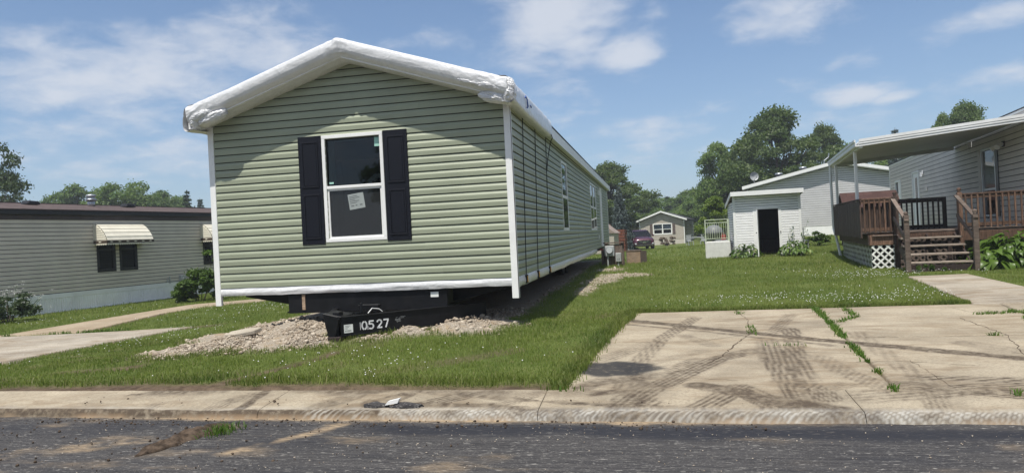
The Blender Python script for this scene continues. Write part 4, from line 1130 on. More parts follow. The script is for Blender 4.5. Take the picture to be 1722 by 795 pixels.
bundle((2.46, -.27, 3.52), .085, .17, .13, R(5), 8.1)
bundle((-2.25, -.36, 3.61), .22, .085, .085, R(-20), 3.3, 7.5)
bundle((-2.40, -.36, 3.58), .07, .07, .11, R(-8), 4.3, 6.5)
bundle((-2.10, -.31, 3.56), .24, .11, .085, R(-18), 7.7, 6.0)
bundle((-2.38, -.27, 3.51), .07, .15, .11, R(-5), 11.2)
lg = MB()
lp = [(2.533, .50, 3.60), (2.528, .56, 3.64), (2.532, .66, 3.60), (2.534, .70, 3.50), (2.533, .62, 3.47)]
lg.tube([Vector(p)+Vector((.012, 0, 0)) for p in lp], .009, 6); lg.tube([(2.545, .95, 3.57), (2.545, 1.02, 3.54)], .008, 6)
lg.build('printed_mark', 'blue_ink', home)
# white film hanging below the siding
def band(fr, u0, u1, zl, zh, nu, seed, sag=.03):
    def fn(u, v):
        U = u0+(u1-u0)*u
        c = crease(U*.5, v*.6, seed)*.006
        lo_ = zl+.018*mnoise.noise(Vector((U*.8, seed, 0)))+.008*mnoise.noise(Vector((U*5, seed, 2)))
        return fr(U, .006+c+sag*math.sin(v*math.pi)*.5+.006*mnoise.noise(Vector((U*1.6, v*2, seed))), zh+(lo_-zh)*v)
    return MB().grid(fn, nu, 10).build('bottom_wrap', 'white_film', home, True)
band(fF, -2.30, 2.30, .845, .965, 160, 2)
band(fR, .07, 15.2, .815, .965, 300, 6, .05)
# strapping over the wrap with its tags
for y, yt in ((.72, 1.08), (1.86, 2.30), (3.25, 3.58)):
    MB().bar((2.384, yt, 3.40), (2.384, y, .93), .013, .004).build('strap', 'strap_black', home)
    MB().fbox(fR, y-.05, y+.05, .02, .055, .83, .96).build('strap_buckle', 'strap_black', home, bevel=.008)
    MB().fbox(fR, y-.045, y-.005, .056, .062, .85, .94).build('strap_tag', 'orange_tag', home)
MB().tube([(2.53, 3.28, 3.42), (2.55, 3.32, 3.36), (2.5, 3.4, 3.3), (2.43, 3.42, 3.0), (2.39, 3.44, 2.72)], .008, 6).build('strap_end', 'strap_black', home)
# running gear
MB().box(-1.20, 1.32, .03, .11, .548, .843).build('front_crossmember', 'chassis_black', home, bevel=.006)
MB().box(-.965, -.915, .012, .0295, .60, .83).build('rust_streak', 'wood_pale', home)
for s in (-1, 1):
    b = MB().box(s*1.2-.07, s*1.2+.07, .112, GL-.4, .823, .843); b.box(s*1.2-.008, s*1.2+.008, .112, GL-.4, .571, .822); b.box(s*1.2-.07, s*1.2+.07, .112, GL-.4, .55, .57)
    b.build('main_beam', 'chassis_black', home)
for y in np.arange(.5, 22, 2.4):
    for s in (-1, 1): MB().prism([(1.275, .838), (2.2, .838), (2.2, .79), (1.275, .62)], lambda p, q, d: (s*p, d, q), y, y+.05).build('outrigger', 'chassis_black', home)
b = MB().fbox(fF, 1.07, 1.19, -.029, -.026, .725, .80); b.build('rating_plate', 'paper', home)
for (y0_) in (11.2, 12.1):
    for s in (-1, 1):
        b = MB().tube([(s*1.42, y0_, .70), (s*1.66, y0_, .70)], .37, 24)
        b.build('tyre', 'black_rubber', home)
# A-shaped drawbar
A0, B0 = Vector((.17, -1.12, 0)), Vector((1.78, .50, 0))
dd = (B0-A0).normalized(); nn0 = Vector((dd.y, -dd.x, 0))
fD = wallframe(A0, dd, nn0)
b = MB(); Ld = (B0-A0).length
def dzf(u): return -.012*u
b.hexa([fD(0, -.006, .345), fD(Ld, -.006, .335), fD(Ld, .006, .335), fD(0, .006, .345), fD(0, -.006, .592), fD(Ld, -.006, .572), fD(Ld, .006, .572), fD(0, .006, .592)])
for zc in (.336, .583):
    b.hexa([fD(0, -.06, zc), fD(Ld, -.06, zc-.012), fD(Ld, .028, zc-.012), fD(0, .028, zc), fD(0, -.06, zc+.012), fD(Ld, -.06, zc), fD(Ld, .028, zc), fD(0, .028, zc+.012)])
bar1 = b.build('drawbar', 'chassis_black', home)
A1, B1 = Vector((-.02, -1.10, 0)), Vector((-.62, .50, 0))
dl = (B1-A1).normalized(); fD2 = wallframe(A1, dl, Vector((-dl.y, dl.x, 0)))
b = MB(); L2 = (B1-A1).length
b.fbox(fD2, 0, L2, -.006, .006, .36, .60); b.fbox(fD2, 0, L2, -.05, .03, .601, .613); b.fbox(fD2, 0, L2, -.05, .03, .347, .359)
b.build('drawbar', 'chassis_black', home)
# coupler: slanting plate and head
cp = MB()
cp.prism([(-.055, .655), (.155, .605), (.175, .57), (.075, .24), (.025, .25), (-.03, .47)], lambda p, q, d: (p, d+.08*(.6-q), q), -1.175, -1.145)
cp.prism([(-.05, .655), (.19, .60), (.19, .575), (-.05, .62)], lambda p, q, d: (p, d, q), -1.144, -.75)
cp.build('coupler', 'chassis_black', home, bevel=.006)
MB().tube([(.08, -1.06, .33), (.08, -1.06, .52)], .06, 14).build('ball_socket', 'chassis_black', home); MB().box(.06, .15, -1.12, -.98, .585, .66).build('latch', 'chassis_black', home, bevel=.006)
MB().tube([(.3, -.72, .60), (.3, -.72, .74)], .02, 8).build('jack_pin', 'chassis_black', home); MB().box(.2, .5, -.6, -.5, .63, .70).build('cross_brace', 'chassis_black', home, bevel=.006)
cb_ = [(.42, -.78, .60), (.45, -.70, .66), (.52, -.62, .64), (.56, -.60, .60)]
MB().tube(cb_, .006, 6).build('cable', 'white_trim', home)
MB().fbox(fD, .04, .165, .0065, .0085, .375, .485).build('paper_label', 'paper', bar1)
q = MB()
for k in range(3): q.fbox(fD, .055, .13-.02*k, .0086, .0092, .465-.018*k, .471-.018*k)
for k in range(5): q.fbox(fD, .056+k*.018, .066+k*.018, .0086, .0092, .388, .412)
q.build('lettering', 'ink', bar1)
def ribbon(b, fr, pts, w, o, u0, z0, sx, sz):
    for (x0, y0), (x1, y1) in zip(pts[:-1], pts[1:]):
        p0, p1 = Vector((u0+x0*sx, z0+y0*sz)), Vector((u0+x1*sx, z0+y1*sz)); d = (p1-p0).normalized(); n_ = Vector((-d.y, d.x))*w/2
        d = d*w*.25
        c = [p0-d-n_, p1+d-n_, p1+d+n_, p0-d+n_]
        b.hexa([fr(c[0].x, o, c[0].y), fr(c[1].x, o, c[1].y), fr(c[1].x, o+.0015, c[1].y), fr(c[0].x, o+.0015, c[0].y),
                fr(c[3].x, o, c[3].y), fr(c[2].x, o, c[2].y), fr(c[2].x, o+.0015, c[2].y), fr(c[3].x, o+.0015, c[3].y)])
arc = lambda cx_, cy_, r1, r2, a0, a1, n=8: [(cx_+r1*math.cos(R(a0+(a1-a0)*i/n)), cy_+r2*math.sin(R(a0+(a1-a0)*i/n))) for i in range(n+1)]
DIG = {'0': [arc(.5, .5, .38, .46, 105, 255), arc(.5, .5, .38, .46, -75, 75)],
       '5': [[(.85, .95), (.22, .95), (.18, .58)], arc(.45, .32, .40, .30, 100, -130)],
       '2': [arc(.48, .70, .36, .26, 165, 0)+[(.80, .55), (.2, .07)], [(.14, .05), (.88, .05)]],
       '7': [[(.12, .94), (.86, .94), (.74, .68)], [(.68, .55), (.42, .02)]]}
dg = MB()
for ch, u in (('0', .285), ('5', .385), ('2', .505), ('7', .605)):
    for st in DIG[ch]: ribbon(dg, fD, st, .021, .0065, u, .392, .088, .112)
ribbon(dg, fD, [(0, 0), (0, 1)], .006, .0065, .27, .395, 1, .10); ribbon(dg, fD, [(0, 0), (0, 1)], .008, .0065, .378, .388, 1, .045)
dg.build('lettering', 'stencil_white', bar1)
sm = MB()
for k in range(9): sm.fbox(fD, .78+random.uniform(0, .14), .79+random.uniform(.0, .16), .0065, .0072, .44+k*.009, .444+k*.009)
sm.build('chalk_scrape', 'meter_grey', bar1)
bl = tag(MB().box(-.09, .09, -.10, .10, 0, .16).build('support_block', 'wood_dark', None, bevel=.006, loc=(GX0+.09, GY0-1.08, .175)), 'black block under the nose of the drawbar', 'block')
# temporary doorstep at the far door
stp = thing('door_step', 'weathered plank doorstep below the far side door of the green home', 'step', (-1.62, 27.4, Hs(-1.62, 27.4)))
for k in range(3): MB().box(-.28, .28, -.6+k*.41, -.21+k*.41, .52, .56).build('plank', 'wood_grey', stp)
for sx in (-.24, .24):
    for sy in (-.5, .5): MB().box(sx-.04, sx+.04, sy-.04, sy+.04, 0, .519).build('leg', 'wood_grey', stp)
cr = thing('cardboard_scraps', 'torn packing scraps lying on the plank doorstep', 'rubbish', (-1.62, 27.4, Hs(-1.62, 27.4)+.563))
for k in range(5):
    o = MB().hexa([(0, 0, 0), (.22, 0, .03), (.2, .15, 0), (.02, .14, .02), (0, 0, .02), (.2, .02, .09), (.19, .15, .03), (.02, .14, .05)]).build('scrap', ['white_film', 'wood_pale', 'red_plastic'][k % 3], cr, loc=(random.uniform(-.28, .1), random.uniform(-.5, .4), 0)); o.rotation_euler.z = random.uniform(0, 6)

# ---------------------------------------------------------------- beige home on the left
LH = thing('mobile_home', 'long beige mobile home with brown roof edge, white skirting and striped window awnings', 'mobile home', (-17.34, 17.13, 0), R(-7.6))
fW = wallframe((0, 0, 0), (0, 1, 0), (1, 0, 0))
Y0, Y1 = -8.0, 11.0
ops = [(2.30, 2.92, 1.12, 2.35), (3.14, 3.77, 1.12, 2.35), (6.84, 7.45, 1.12, 2.35)]
siding(LH, fW, 'beige_siding', .56, .12, lambda z: Y0, lambda z: Y1, ops, 2.72, lap=.014, bend=.9, gap=.016)
MB().box(-4.2, -.07, Y0, Y0+.05, .1, 2.9).build('end_wall', 'beige_siding', LH); MB().box(-4.2, -.07, Y1-.05, Y1, .1, 2.9).build('end_wall', 'beige_siding', LH)
MB().box(-4.2, -4.14, Y0+.051, Y1-.051, .1, 2.9).build('back_wall', 'beige_siding', LH)
MB().box(-4.13, -.07, Y0+.052, Y1-.052, .5, .55).build('floor', 'interior_dark', LH)
MB().box(-.01, .035, Y0-.05, Y1+.05, 2.722, 2.88).build('frieze_board', 'brown_fascia', LH)
MB().box(.036, .12, Y0-.1, Y1+.1, 2.86, 2.985).build('gutter', 'dark_frame', LH, bevel=.01)
MB().box(-.01, .0355, Y0-.1, Y1+.1, 2.882, 2.91).build('soffit', 'brown_fascia', LH)
for s in (0, 1):
    P = (lambda p, q, d: (p, d, q)) if s == 0 else (lambda p, q, d: (-4.2-p, d, q))
    MB().prism([(.13, 2.99), (.13, 3.02), (-2.1, 3.36), (-2.1, 3.33)], P, Y0-.1, Y1+.1).build('roof_slope', 'shingle_brown', LH)
    MB().prism([(.0, 2.91), (-2.1, 3.325), (-2.1, 2.91)], P, Y0, Y0+.05).build('gable', 'beige_siding', LH); MB().prism([(.0, 2.91), (-2.1, 3.325), (-2.1, 2.91)], P, Y1-.05, Y1).build('gable', 'beige_siding', LH)
MB().box(-2.2, -2.0, Y0-.1, Y1+.1, 3.345, 3.375).build('ridge_cap', 'shingle_brown', LH)
for y in (.0, 1.35, 4.95):
    MB().prism([(-.22, 0), (.22, 0), (.17, .10), (-.17, .12)], lambda p, q, d: (-1.5+d, y+p, 3.27+q), -.15, .15).build('roof_vent', 'dark_frame', LH, bevel=.02)
ch = MB().lathe((-1.6, 3.55, 3.25), [(.11, 0), (.11, .22)]).build('flue_pipe', 'galvanised', LH, True)
MB().lathe((-1.6, 3.55, 3.47), [(.17, 0), (.17, .05), (.12, .06), (.12, .13), (.17, .14), (.13, .20), (.02, .22)]).build('flue_cap', 'galvanised', LH, True)
# skirting: ribbed panels under a smooth rail
yy = Y0
while yy < Y1:
    b = MB(); n = 8
    pts = []
    for k in range(n):
        a = yy+.6*k/n; pts += [(a, .0), (a+.022, .014), (a+.053, .014)]
    pts.append((yy+.597, 0))
    V_ = [(o, y, -.06) for y, o in pts]+[(o, y, .42) for y, o in pts]; m_ = len(pts)
    b.add(V_, [(i, i+1, i+1+m_, i+m_) for i in range(m_-1)])
    b.build('skirt_panel', 'skirt_white', LH, fix=False); yy += .6
MB().box(-.02, .022, Y0, Y1, .421, .555).build('skirt_rail', 'skirt_white', LH)
MB().box(-.02, .030, Y0, Y1, -.06, .03).build('skirt_rail', 'vinyl_white', LH)
for u0, u1, z0, z1 in ops:
    window(LH, fW, u0-.04, u1+.04, z0-.04, z1+.04, fm='dark_frame', w=.075, mid=.55, lower='glass_dark', upper='glass_dark', proud=.025)
def hood(y0, y1):
    aw = MB(); prof = [(0, 2.60), (.10, 2.58), (.21, 2.52), (.32, 2.43), (.42, 2.31), (.50, 2.18), (.545, 2.06)]
    root = None
    for i, (p, q) in enumerate(zip(prof[:-1], prof[1:])):
        d = Vector((q[0]-p[0], 0, q[1]-p[1])).normalized(); n_ = Vector((-d.z, 0, d.x))
        n_ = n_ if n_.z > 0 else -n_
        a = Vector((p[0], 0, p[1]))+n_*.004; c = Vector((q[0], 0, q[1]))+n_*.016
        pts = []
        for y in (y0, y1): pts += [a+Vector((0, y, 0)), c+Vector((0, y, 0)), c-n_*.018+Vector((0, y, 0)), a-n_*.006+Vector((0, y, 0))]
        b = MB().add(pts, [(0, 1, 2, 3), (7, 6, 5, 4), (0, 4, 5, 1), (1, 5, 6, 2), (2, 6, 7, 3), (3, 7, 4, 0)])
        if root is None: root = b.build('awning', 'awning_cream', LH)
        else: b.build('slat', 'awning_cream', root)
    for y in (y0, y1):       # cheeks of lapped slats
        n = 9
        for k in range(n):
            za, zb = 1.985+.068*k, 1.985+.068*(k+1)
            def ox(z): return float(np.interp(z, [p[1] for p in prof[::-1]], [p[0] for p in prof[::-1]])) if z > 2.06 else .545
            wa, wb = ox(za+.01)-.02, ox(min(zb, 2.59))-.02
            if wb < .02: continue
            s = -1 if y == y0 else 1
            MB().hexa([(.0, y, za), (wa, y, za), (wa, y+s*.022, za-.012), (0, y+s*.022, za-.012), (0, y, zb), (wb, y, zb), (wb, y+s*.004, zb), (0, y+s*.004, zb)]).build('slat', 'awning_cream', root)
    for (a, b_) in (((.56, y0-.02), (.56, y1+.02)), ((.0, y0-.026), (.55, y0-.026)), ((0, y1+.026), (.55, y1+.026))):
        MB().bar((a[0], a[1], 2.02), (b_[0], b_[1], 2.02), .012, .10).build('valance', 'valance_brown', root)
        L = math.hypot(b_[0]-a[0], b_[1]-a[1]); n = max(3, int(L/.085)); sc_ = MB()
        for k in range(n):
            t = (k+.5)/n; c = Vector((a[0]+(b_[0]-a[0])*t, a[1]+(b_[1]-a[1])*t, 1.968)); d = Vector((b_[0]-a[0], b_[1]-a[1], 0)).normalized(); w = L/n*.5
            nn_ = Vector((d.y, -d.x, 0))*.006
            pl = [c-d*w, c-d*w*.8-Vector((0, 0, .03)), c-Vector((0, 0, .05)), c+d*w*.8-Vector((0, 0, .03)), c+d*w]
            sc_.add([p-nn_ for p in pl]+[p+nn_ for p in pl], [(0, 1, 2, 3, 4), (9, 8, 7, 6, 5)]+[(i, i+5, (i+1) % 5+5, (i+1) % 5) for i in range(5)])
        sc_.build('scallop_fringe', 'awning_cream', root)
        for k in range(int(L/.3)):
            t = (k+.5)/max(1, int(L/.3)); c = Vector((a[0]+(b_[0]-a[0])*t, a[1]+(b_[1]-a[1])*t, 2.02)); d = Vector((b_[0]-a[0], b_[1]-a[1], 0)).normalized(); nn_ = Vector((d.y, -d.x, 0))*.008
            MB().add([c-d*.07-nn_, c-Vector((0, 0, .02))-nn_, c+d*.07-nn_, c+Vector((0, 0, .02))-nn_, c-d*.07+nn_, c-Vector((0, 0, .02))+nn_, c+d*.07+nn_, c+Vector((0, 0, .02))+nn_], [(0, 1, 2, 3), (7, 6, 5, 4), (0, 4, 5, 1), (1, 5, 6, 2), (2, 6, 7, 3), (3, 7, 4, 0)]).build('diamond_trim', 'awning_cream', root)
hood(2.20, 3.98); hood(6.74, 8.4)
mb = MB().box(.0, .12, 5.56, 5.80, .48, .76).build('meter_box', 'meter_grey', LH, bevel=.012)
MB().tube([(.06, 5.72, .48), (.06, 5.72, -.02)], .025, 8).build('conduit', 'meter_grey', mb); MB().tube([(.12, 5.68, .63), (.16, 5.68, .63)], .07, 14).build('meter_dial', 'galvanised', mb)
b = MB().tube([(.04, 5.02, .56), (.04, 5.02, .72)], .015, 6); b.tube([(.04, 5.12, .52), (.04, 5.12, .76)], .02, 6); b.tube([(.04, 4.92, .60), (.04, 5.9, .57)], .008, 6)
b.build('gas_pipe', 'galvanised', LH)

# ---------------------------------------------------------------- foliage
def leafcloud(n, fn, size, aspect=.55, up=.35, sizevar=.35):
    """n quads; fn(n) -> positions (n,3), outward dirs (n,3)"""
    P, D = fn(n)
    nrm = D*.55+rng.normal(0, .7, (n, 3)); nrm[:, 2] += up
    nrm /= np.linalg.norm(nrm, axis=1, keepdims=True)
    t = rng.normal(0, 1, (n, 3)); t -= nrm*(t*nrm).sum(1, keepdims=True); t /= np.linalg.norm(t, axis=1, keepdims=True)
    b = np.cross(nrm, t)
    s = size*rng.uniform(1-sizevar, 1+sizevar, (n, 1))
    a, c = t*s*.5, b*s*.5*aspect
    bend = nrm*s*.10
    V = np.stack([P-a-bend, P-c, P+a-bend, P+c], 1).reshape(-1, 3)
    return V, np.arange(4*n).reshape(n, 4)
def clumpfn(centres, radii, shell=.55, squash=.8):
    C_, Rr = np.array(centres), np.array(radii)
    w = Rr**2; w = w/w.sum()
    def fn(n):
        k = rng.choice(len(C_), n, p=w)
        d = rng.normal(0, 1, (n, 3)); d /= np.linalg.norm(d, axis=1, keepdims=True)
        d[:, 2] = np.where(d[:, 2] < -.3, -d[:, 2]*.6, d[:, 2])
        r = (shell+(1-shell)*rng.random((n, 1))**.7)*(1+.28*rng.normal(0, 1, (n, 1))*.6)
        P = C_[k]+d*r*Rr[k][:, None]*np.array([1, 1, squash])
        return P, d
    return fn
def crown_clumps(n, seed, zlo=.28, wide=1.0, pointy=.0, gap=0.0):
    g = np.random.default_rng(seed); cs, rs = [], []
    while len(cs) < n:
        t = g.uniform(zlo, .97); prof = math.sin(math.pi*min(1, max(0, (t-zlo*.55)/(1-zlo*.55)))**(.85+pointy))**.75
        prof *= (.82+.35*math.sin(seed*3+t*9))*.5+.5
        a = g.uniform(0, 6.283); rr = prof*.5*wide*math.sqrt(g.uniform(.12, 1.0))*(1+.22*math.sin(a*3+seed)+.12*math.sin(a*5+seed*2))
        cs.append((rr*math.cos(a), rr*math.sin(a), t)); rs.append(g.uniform(.085, .155)*(1-.25*t))
    return cs, rs
def tree_meshes(name, leaf, seed, n=46, leaves=15000, size=.03, zlo=.25, wide=1.0, pointy=0, trunk_r=.022, up=.35):
    cs, rs = crown_clumps(n, seed, zlo, wide, pointy)
    V, F = leafcloud(leaves, clumpfn(cs, rs), size, .6, up)
    crown = npmesh(name+'_crown', V, F, leaf)
    b = MB(); g = random.Random(seed)
    tp = [(0, 0, -.02), (.004, 0, .1), (.0, .006, zlo), (-.006, 0, .55), (.004, .004, .85)]
    b.tube(tp, [trunk_r*1.25, trunk_r, trunk_r*.8, trunk_r*.5, trunk_r*.12], 8)
    for i in range(0, n, 2):
        c = Vector(cs[i]); z0 = max(zlo*.6, c.z-.28*g.uniform(.5, 1)-.3*math.hypot(c.x, c.y)); z0 = min(z0, .72)
        s_ = Vector((0, 0, z0)); m_ = s_.lerp(c, .5)+Vector((0, 0, -.03))
        b.tube([s_, m_, c], [trunk_r*.42*(1.1-z0), trunk_r*.26, trunk_r*.07], 5, False)
    trunk = b.mesh(name+'_trunk', 'bark', True)
    return crown, trunk
TK = {'oak': tree_meshes('oak', 'leaf_oak', 3, 110, 34000, .027, .12, .98),
      'maple': tree_meshes('maple', 'leaf_maple', 8, 95, 30000, .027, .08, .86, .15),
      'light': tree_meshes('light', 'leaf_light', 14, 70, 22000, .030, .10, 1.0),
      'thin': tree_meshes('thin', 'leaf_greyish', 21, 34, 7000, .026, .16, 1.0),
      'round': tree_meshes('round', 'leaf_maple', 33, 95, 28000, .028, .06, 1.1),
      'lime': tree_meshes('lime', 'leaf_lime', 41, 50, 12000, .036, .05, .9)}
def conifer_meshes(name, leaf, seed, tiers=20, leaves=14000, size=.03, wide=.42, droop=.10):
    g = np.random.default_rng(seed); Ps, Ds = [], []
    b = MB().tube([(0, 0, -.02), (0, 0, .5), (0, 0, .99)], [.018, .011, .002], 7)
    per = []
    for i in range(tiers):
        z = .06+.90*(i/(tiers-1))**.92; L = wide*.5*(1-(z-.04))**.85*g.uniform(.82, 1.12)+.012
        nb = max(4, int(11*(1-z)+4))
        for k in range(nb):
            a = 2*math.pi*(k+g.uniform(-.3, .3))/nb+i*.7; l = L*g.uniform(.78, 1.15)
            per.append((z, a, l))
            if i % 2 == 0: b.tube([(0, 0, z), (l*.9*math.cos(a), l*.9*math.sin(a), z-droop*l)], [.004, .001], 4, False)
    per = np.array(per); w = per[:, 2]/per[:, 2].sum()
    def fn(n):
        k = g.choice(len(per), n, p=w); z, a, l = per[k].T
        t = g.random(n)**.6; r = l*t; wd = g.normal(0, 1, n)*.10*l*(1.15-t)
        x = np.cos(a)*r-np.sin(a)*wd; y = np.sin(a)*r+np.cos(a)*wd
        zz = z-droop*r*(1+t)+.35*l*t*t*.15+g.normal(0, .006, n)-np.abs(g.normal(0, .010, n))
        d = np.stack([np.cos(a), np.sin(a), .35+0*a], -1)
        return np.stack([x, y, zz], -1), d
    V, F = leafcloud(leaves, fn, size, .32, .3)
    return npmesh(name+'_crown', V, F, leaf), b.mesh(name+'_trunk', 'bark', True)
TK['spruce'] = conifer_meshes('spruce', 'leaf_spruce', 5, 24, 15000, .034, .44)
TK['pine'] = conifer_meshes('pine', 'leaf_pine', 9, 18, 9000, .04, .5, .02)
def tree(kind, px, ytop, depth, width, label, cat='tree', rot=0.0, zb=None, group='trees standing behind the homes', name=None):
    """a tree whose top stands at the given height and whose crown is 'width' metres across"""
    top = at(px, ytop, depth); z0 = Hs(top.x, top.y) if zb is None else zb; h = top.z-z0
    nat = {'spruce': .44, 'pine': .5, 'thin': 1.0}.get(kind, .82)
    t = thing(name or {'spruce': 'spruce_tree', 'pine': 'pine_tree', 'oak': 'oak_tree'}.get(kind, 'leafy_tree'), label, cat, (top.x, top.y, z0), rot, group, scale=(width/nat, width/nat, h*1.02))
    link('crown', TK[kind][0], t); link('trunk', TK[kind][1], t)
    return t
# left of the green home
tree('thin', -42, 240, 42, 6.0, 'thin grey green tree at the left edge of the photo above the roof', rot=1.0)
tree('thin', 8, 306, 46, 4.2, 'low wispy tree just right of the leftmost tree', rot=2.2)
tree('light', 132, 317, 92, 9.5, 'pale green round tree left of the roof flue', rot=.4)
tree('light', 100, 326, 96, 7, 'smallest pale green tree furthest left of the roof flue', rot=2.4)
tree('round', 205, 308, 84, 9.5, 'bright broad tree right behind the roof flue', rot=1.1)
tree('light', 262, 326, 98, 9, 'low pale tree between the flue and the dark fir', rot=2.9)
tree('round', 288, 329, 104, 8, 'low dark round tree beside the dark fir', rot=3.6)
tree('pine', 314, 320, 78, 3.6, 'dark spiky fir next to the blue spruce left of the green home')
tree('spruce', 336, 334, 76, 3.4, 'small blue spruce touching the white corner of the green home')
# right of the green home
tree('oak', 1022, 281, 78, 8.5, 'tall broad tree rising behind the far end of the green home', rot=.9)
tree('spruce', 1040, 313, 62, 2.4, 'blue grey spruce beside the far end of the green home', rot=.4)
tree('maple', 1072, 324, 95, 6.5, 'dark tree right behind the blue grey spruce', rot=1.9)
for k, (px, y, d, w, kd, lb) in enumerate([(1096, 328, 125, 5, 'pine', 'distant dark conifer left of the tan house gable'), (1112, 333, 130, 9, 'round', 'distant round tree above the tan house gable'),
    (1122, 330, 122, 4.6, 'pine', 'distant pointed conifer over the tan house gable'), (1140, 336, 128, 8, 'maple', 'distant tree over the right slope of the tan house'),
    (1160, 322, 112, 9, 'light', 'pale mid distance tree right of the tan house'), (1150, 345, 104, 5, 'round', 'low tree just right of the tan house corner'), (1085, 345, 118, 7, 'light', 'low pale tree above the maroon car'),
    (1178, 330, 98, 8, 'round', 'shady low tree left of the lime green tree'), (1132, 352, 112, 7, 'maple', 'low dark tree directly behind the tan house roof')]):
    tree(kd, px, y, d, w, lb, rot=k*.9)
tree('maple', 1210, 247, 74, 6.0, 'tall green tree left of the big oak, over the railing', rot=.3)
tree('round', 1232, 300, 82, 7.0, 'dark tree filling the gap below the big oak on its left', rot=2.3)
tree('oak', 1303, 192, 66, 8.4, 'biggest dark oak, behind the white shed', rot=.2)
tree('oak', 1262, 232, 72, 5.0, 'narrow dark tree leaning against the left side of the biggest oak', rot=1.4)
tree('oak', 1383, 218, 70, 4.6, 'dark tree right of the biggest oak', rot=2.2)
tree('maple', 1425, 250, 78, 6.5, 'dark tree behind the porch roof corner', rot=2.8)
tree('round', 1465, 262, 84, 8, 'dark tree seen below the porch roof', rot=.6)
tree('oak', 1530, 258, 88, 9, 'dark tree seen between porch roof and grey siding', rot=1.6)
tree('spruce', 1505, 216, 74, 3.6, 'spruce with only its tip above the porch roof', rot=1.2)
tree('oak', 1622, 183, 62, 5.6, 'leafy tree top above the porch roof at upper right', rot=.7)
tree('maple', 1581, 200, 64, 3.0, 'small tree top left of the upper right tree', rot=3.3)
tree('lime', 1202, 334, 47, 2.6, 'small lime green tree behind the white porch railing', rot=.5)
# trees across the street, seen only in window reflections
for k, (x, y, w, h) in enumerate([(-15, -26, 9, 11), (3, -30, 10, 12), (18, -24, 9, 10)]):
    t = thing('leafy_tree', ['tree across the street, left', 'tree across the street, middle', 'tree across the street, right'][k]+' behind the viewpoint', 'tree', (x, y, 0), k*1.3, 'trees across the street', scale=(w, w, h))
    link('crown', TK['maple'][0], t); link('trunk', TK['maple'][1], t)
def shrub(loc, rx_, ry_, h, leaf, n, size, label, name='shrub', clumps=16, cat='shrub', stems=10, asp=.5, up=.3, zbase=.1):
    g = np.random.default_rng(int(abs(loc[0]*100+loc[1]*7)))
    cs, rs = [], []
    for i in range(clumps):
        a = g.uniform(0, 6.283); r = math.sqrt(g.uniform(0, 1))*.72; z = g.uniform(zbase, .85)*(1-.35*r*r)
        cs.append((r*math.cos(a)*rx_, r*math.sin(a)*ry_, z*h)); rs.append(g.uniform(.18, .32)*min(rx_, ry_, h))
    t = thing(name, label, cat, loc)
    V, F = leafcloud(n, clumpfn(cs, rs, .4), size, asp, up)
    V[:, 2] = np.maximum(V[:, 2], 0)
    link('leaves', npmesh('leaves', V, F, leaf), t)
    b = MB()
    for i in range(min(stems, clumps)): b.tube([(cs[i][0]*.2, cs[i][1]*.2, -.03), Vector(cs[i])*.6, cs[i]], [.014, .01, .004], 5, False)
    b.build('stems', 'bark', t)
    return t
p = onground(338, 507, .02); shrub((p.x, p.y, Hs(p.x, p.y)), 1.05, .8, 1.1, 'leaf_shrub', 8500, .095, 'bushy green shrub against the skirting beside the white corner of the green home', clumps=34, zbase=.02)
s2 = shrub((p.x+.35, p.y+.4, Hs(p.x, p.y)), .6, .5, 1.9, 'leaf_shrub', 900, .10, 'tall loose sapling behind the bushy shrub at the beige home', clumps=9)
p = onground(14, 541, .02)
fl = shrub((p.x, p.y, Hs(p.x, p.y)), 1.0, .7, .82, 'leaf_greyish', 5200, .075, 'shaggy bush with white flower heads at the left edge by the skirting', clumps=20, name='flowering_bush')
V, F = [], []
fp = rng.normal(0, 1, (80, 3))*np.array([.62, .42, .10])+np.array([.1, -.1, .78]); fp[:, 2] -= .25*(fp[:, 0]/1.0)**2
big_ = []
for q in fp: 
    m_ = 7; c = q+rng.normal(0, .03, (m_, 3))*np.array([1, 1, .25]); big_.append(c)
big_ = np.concatenate(big_)
V = (big_[:, None, :]+OCT[None]*rng.uniform(.006, .011, (len(big_), 1, 1))).reshape(-1, 3)
link('flower_heads', npmesh('flower_heads', V, (np.arange(len(big_))[:, None, None]*6+OCF[None]).reshape(-1, 3), 'petal_white'), fl)
b = MB()
for q in fp[::2]: b.tube([(q[0]*.4, q[1]*.4, .1), (q[0]*.8, q[1]*.8, q[2]*.7), tuple(q)], .005, 4, False)
b.build('stems', 'stem_green', fl)

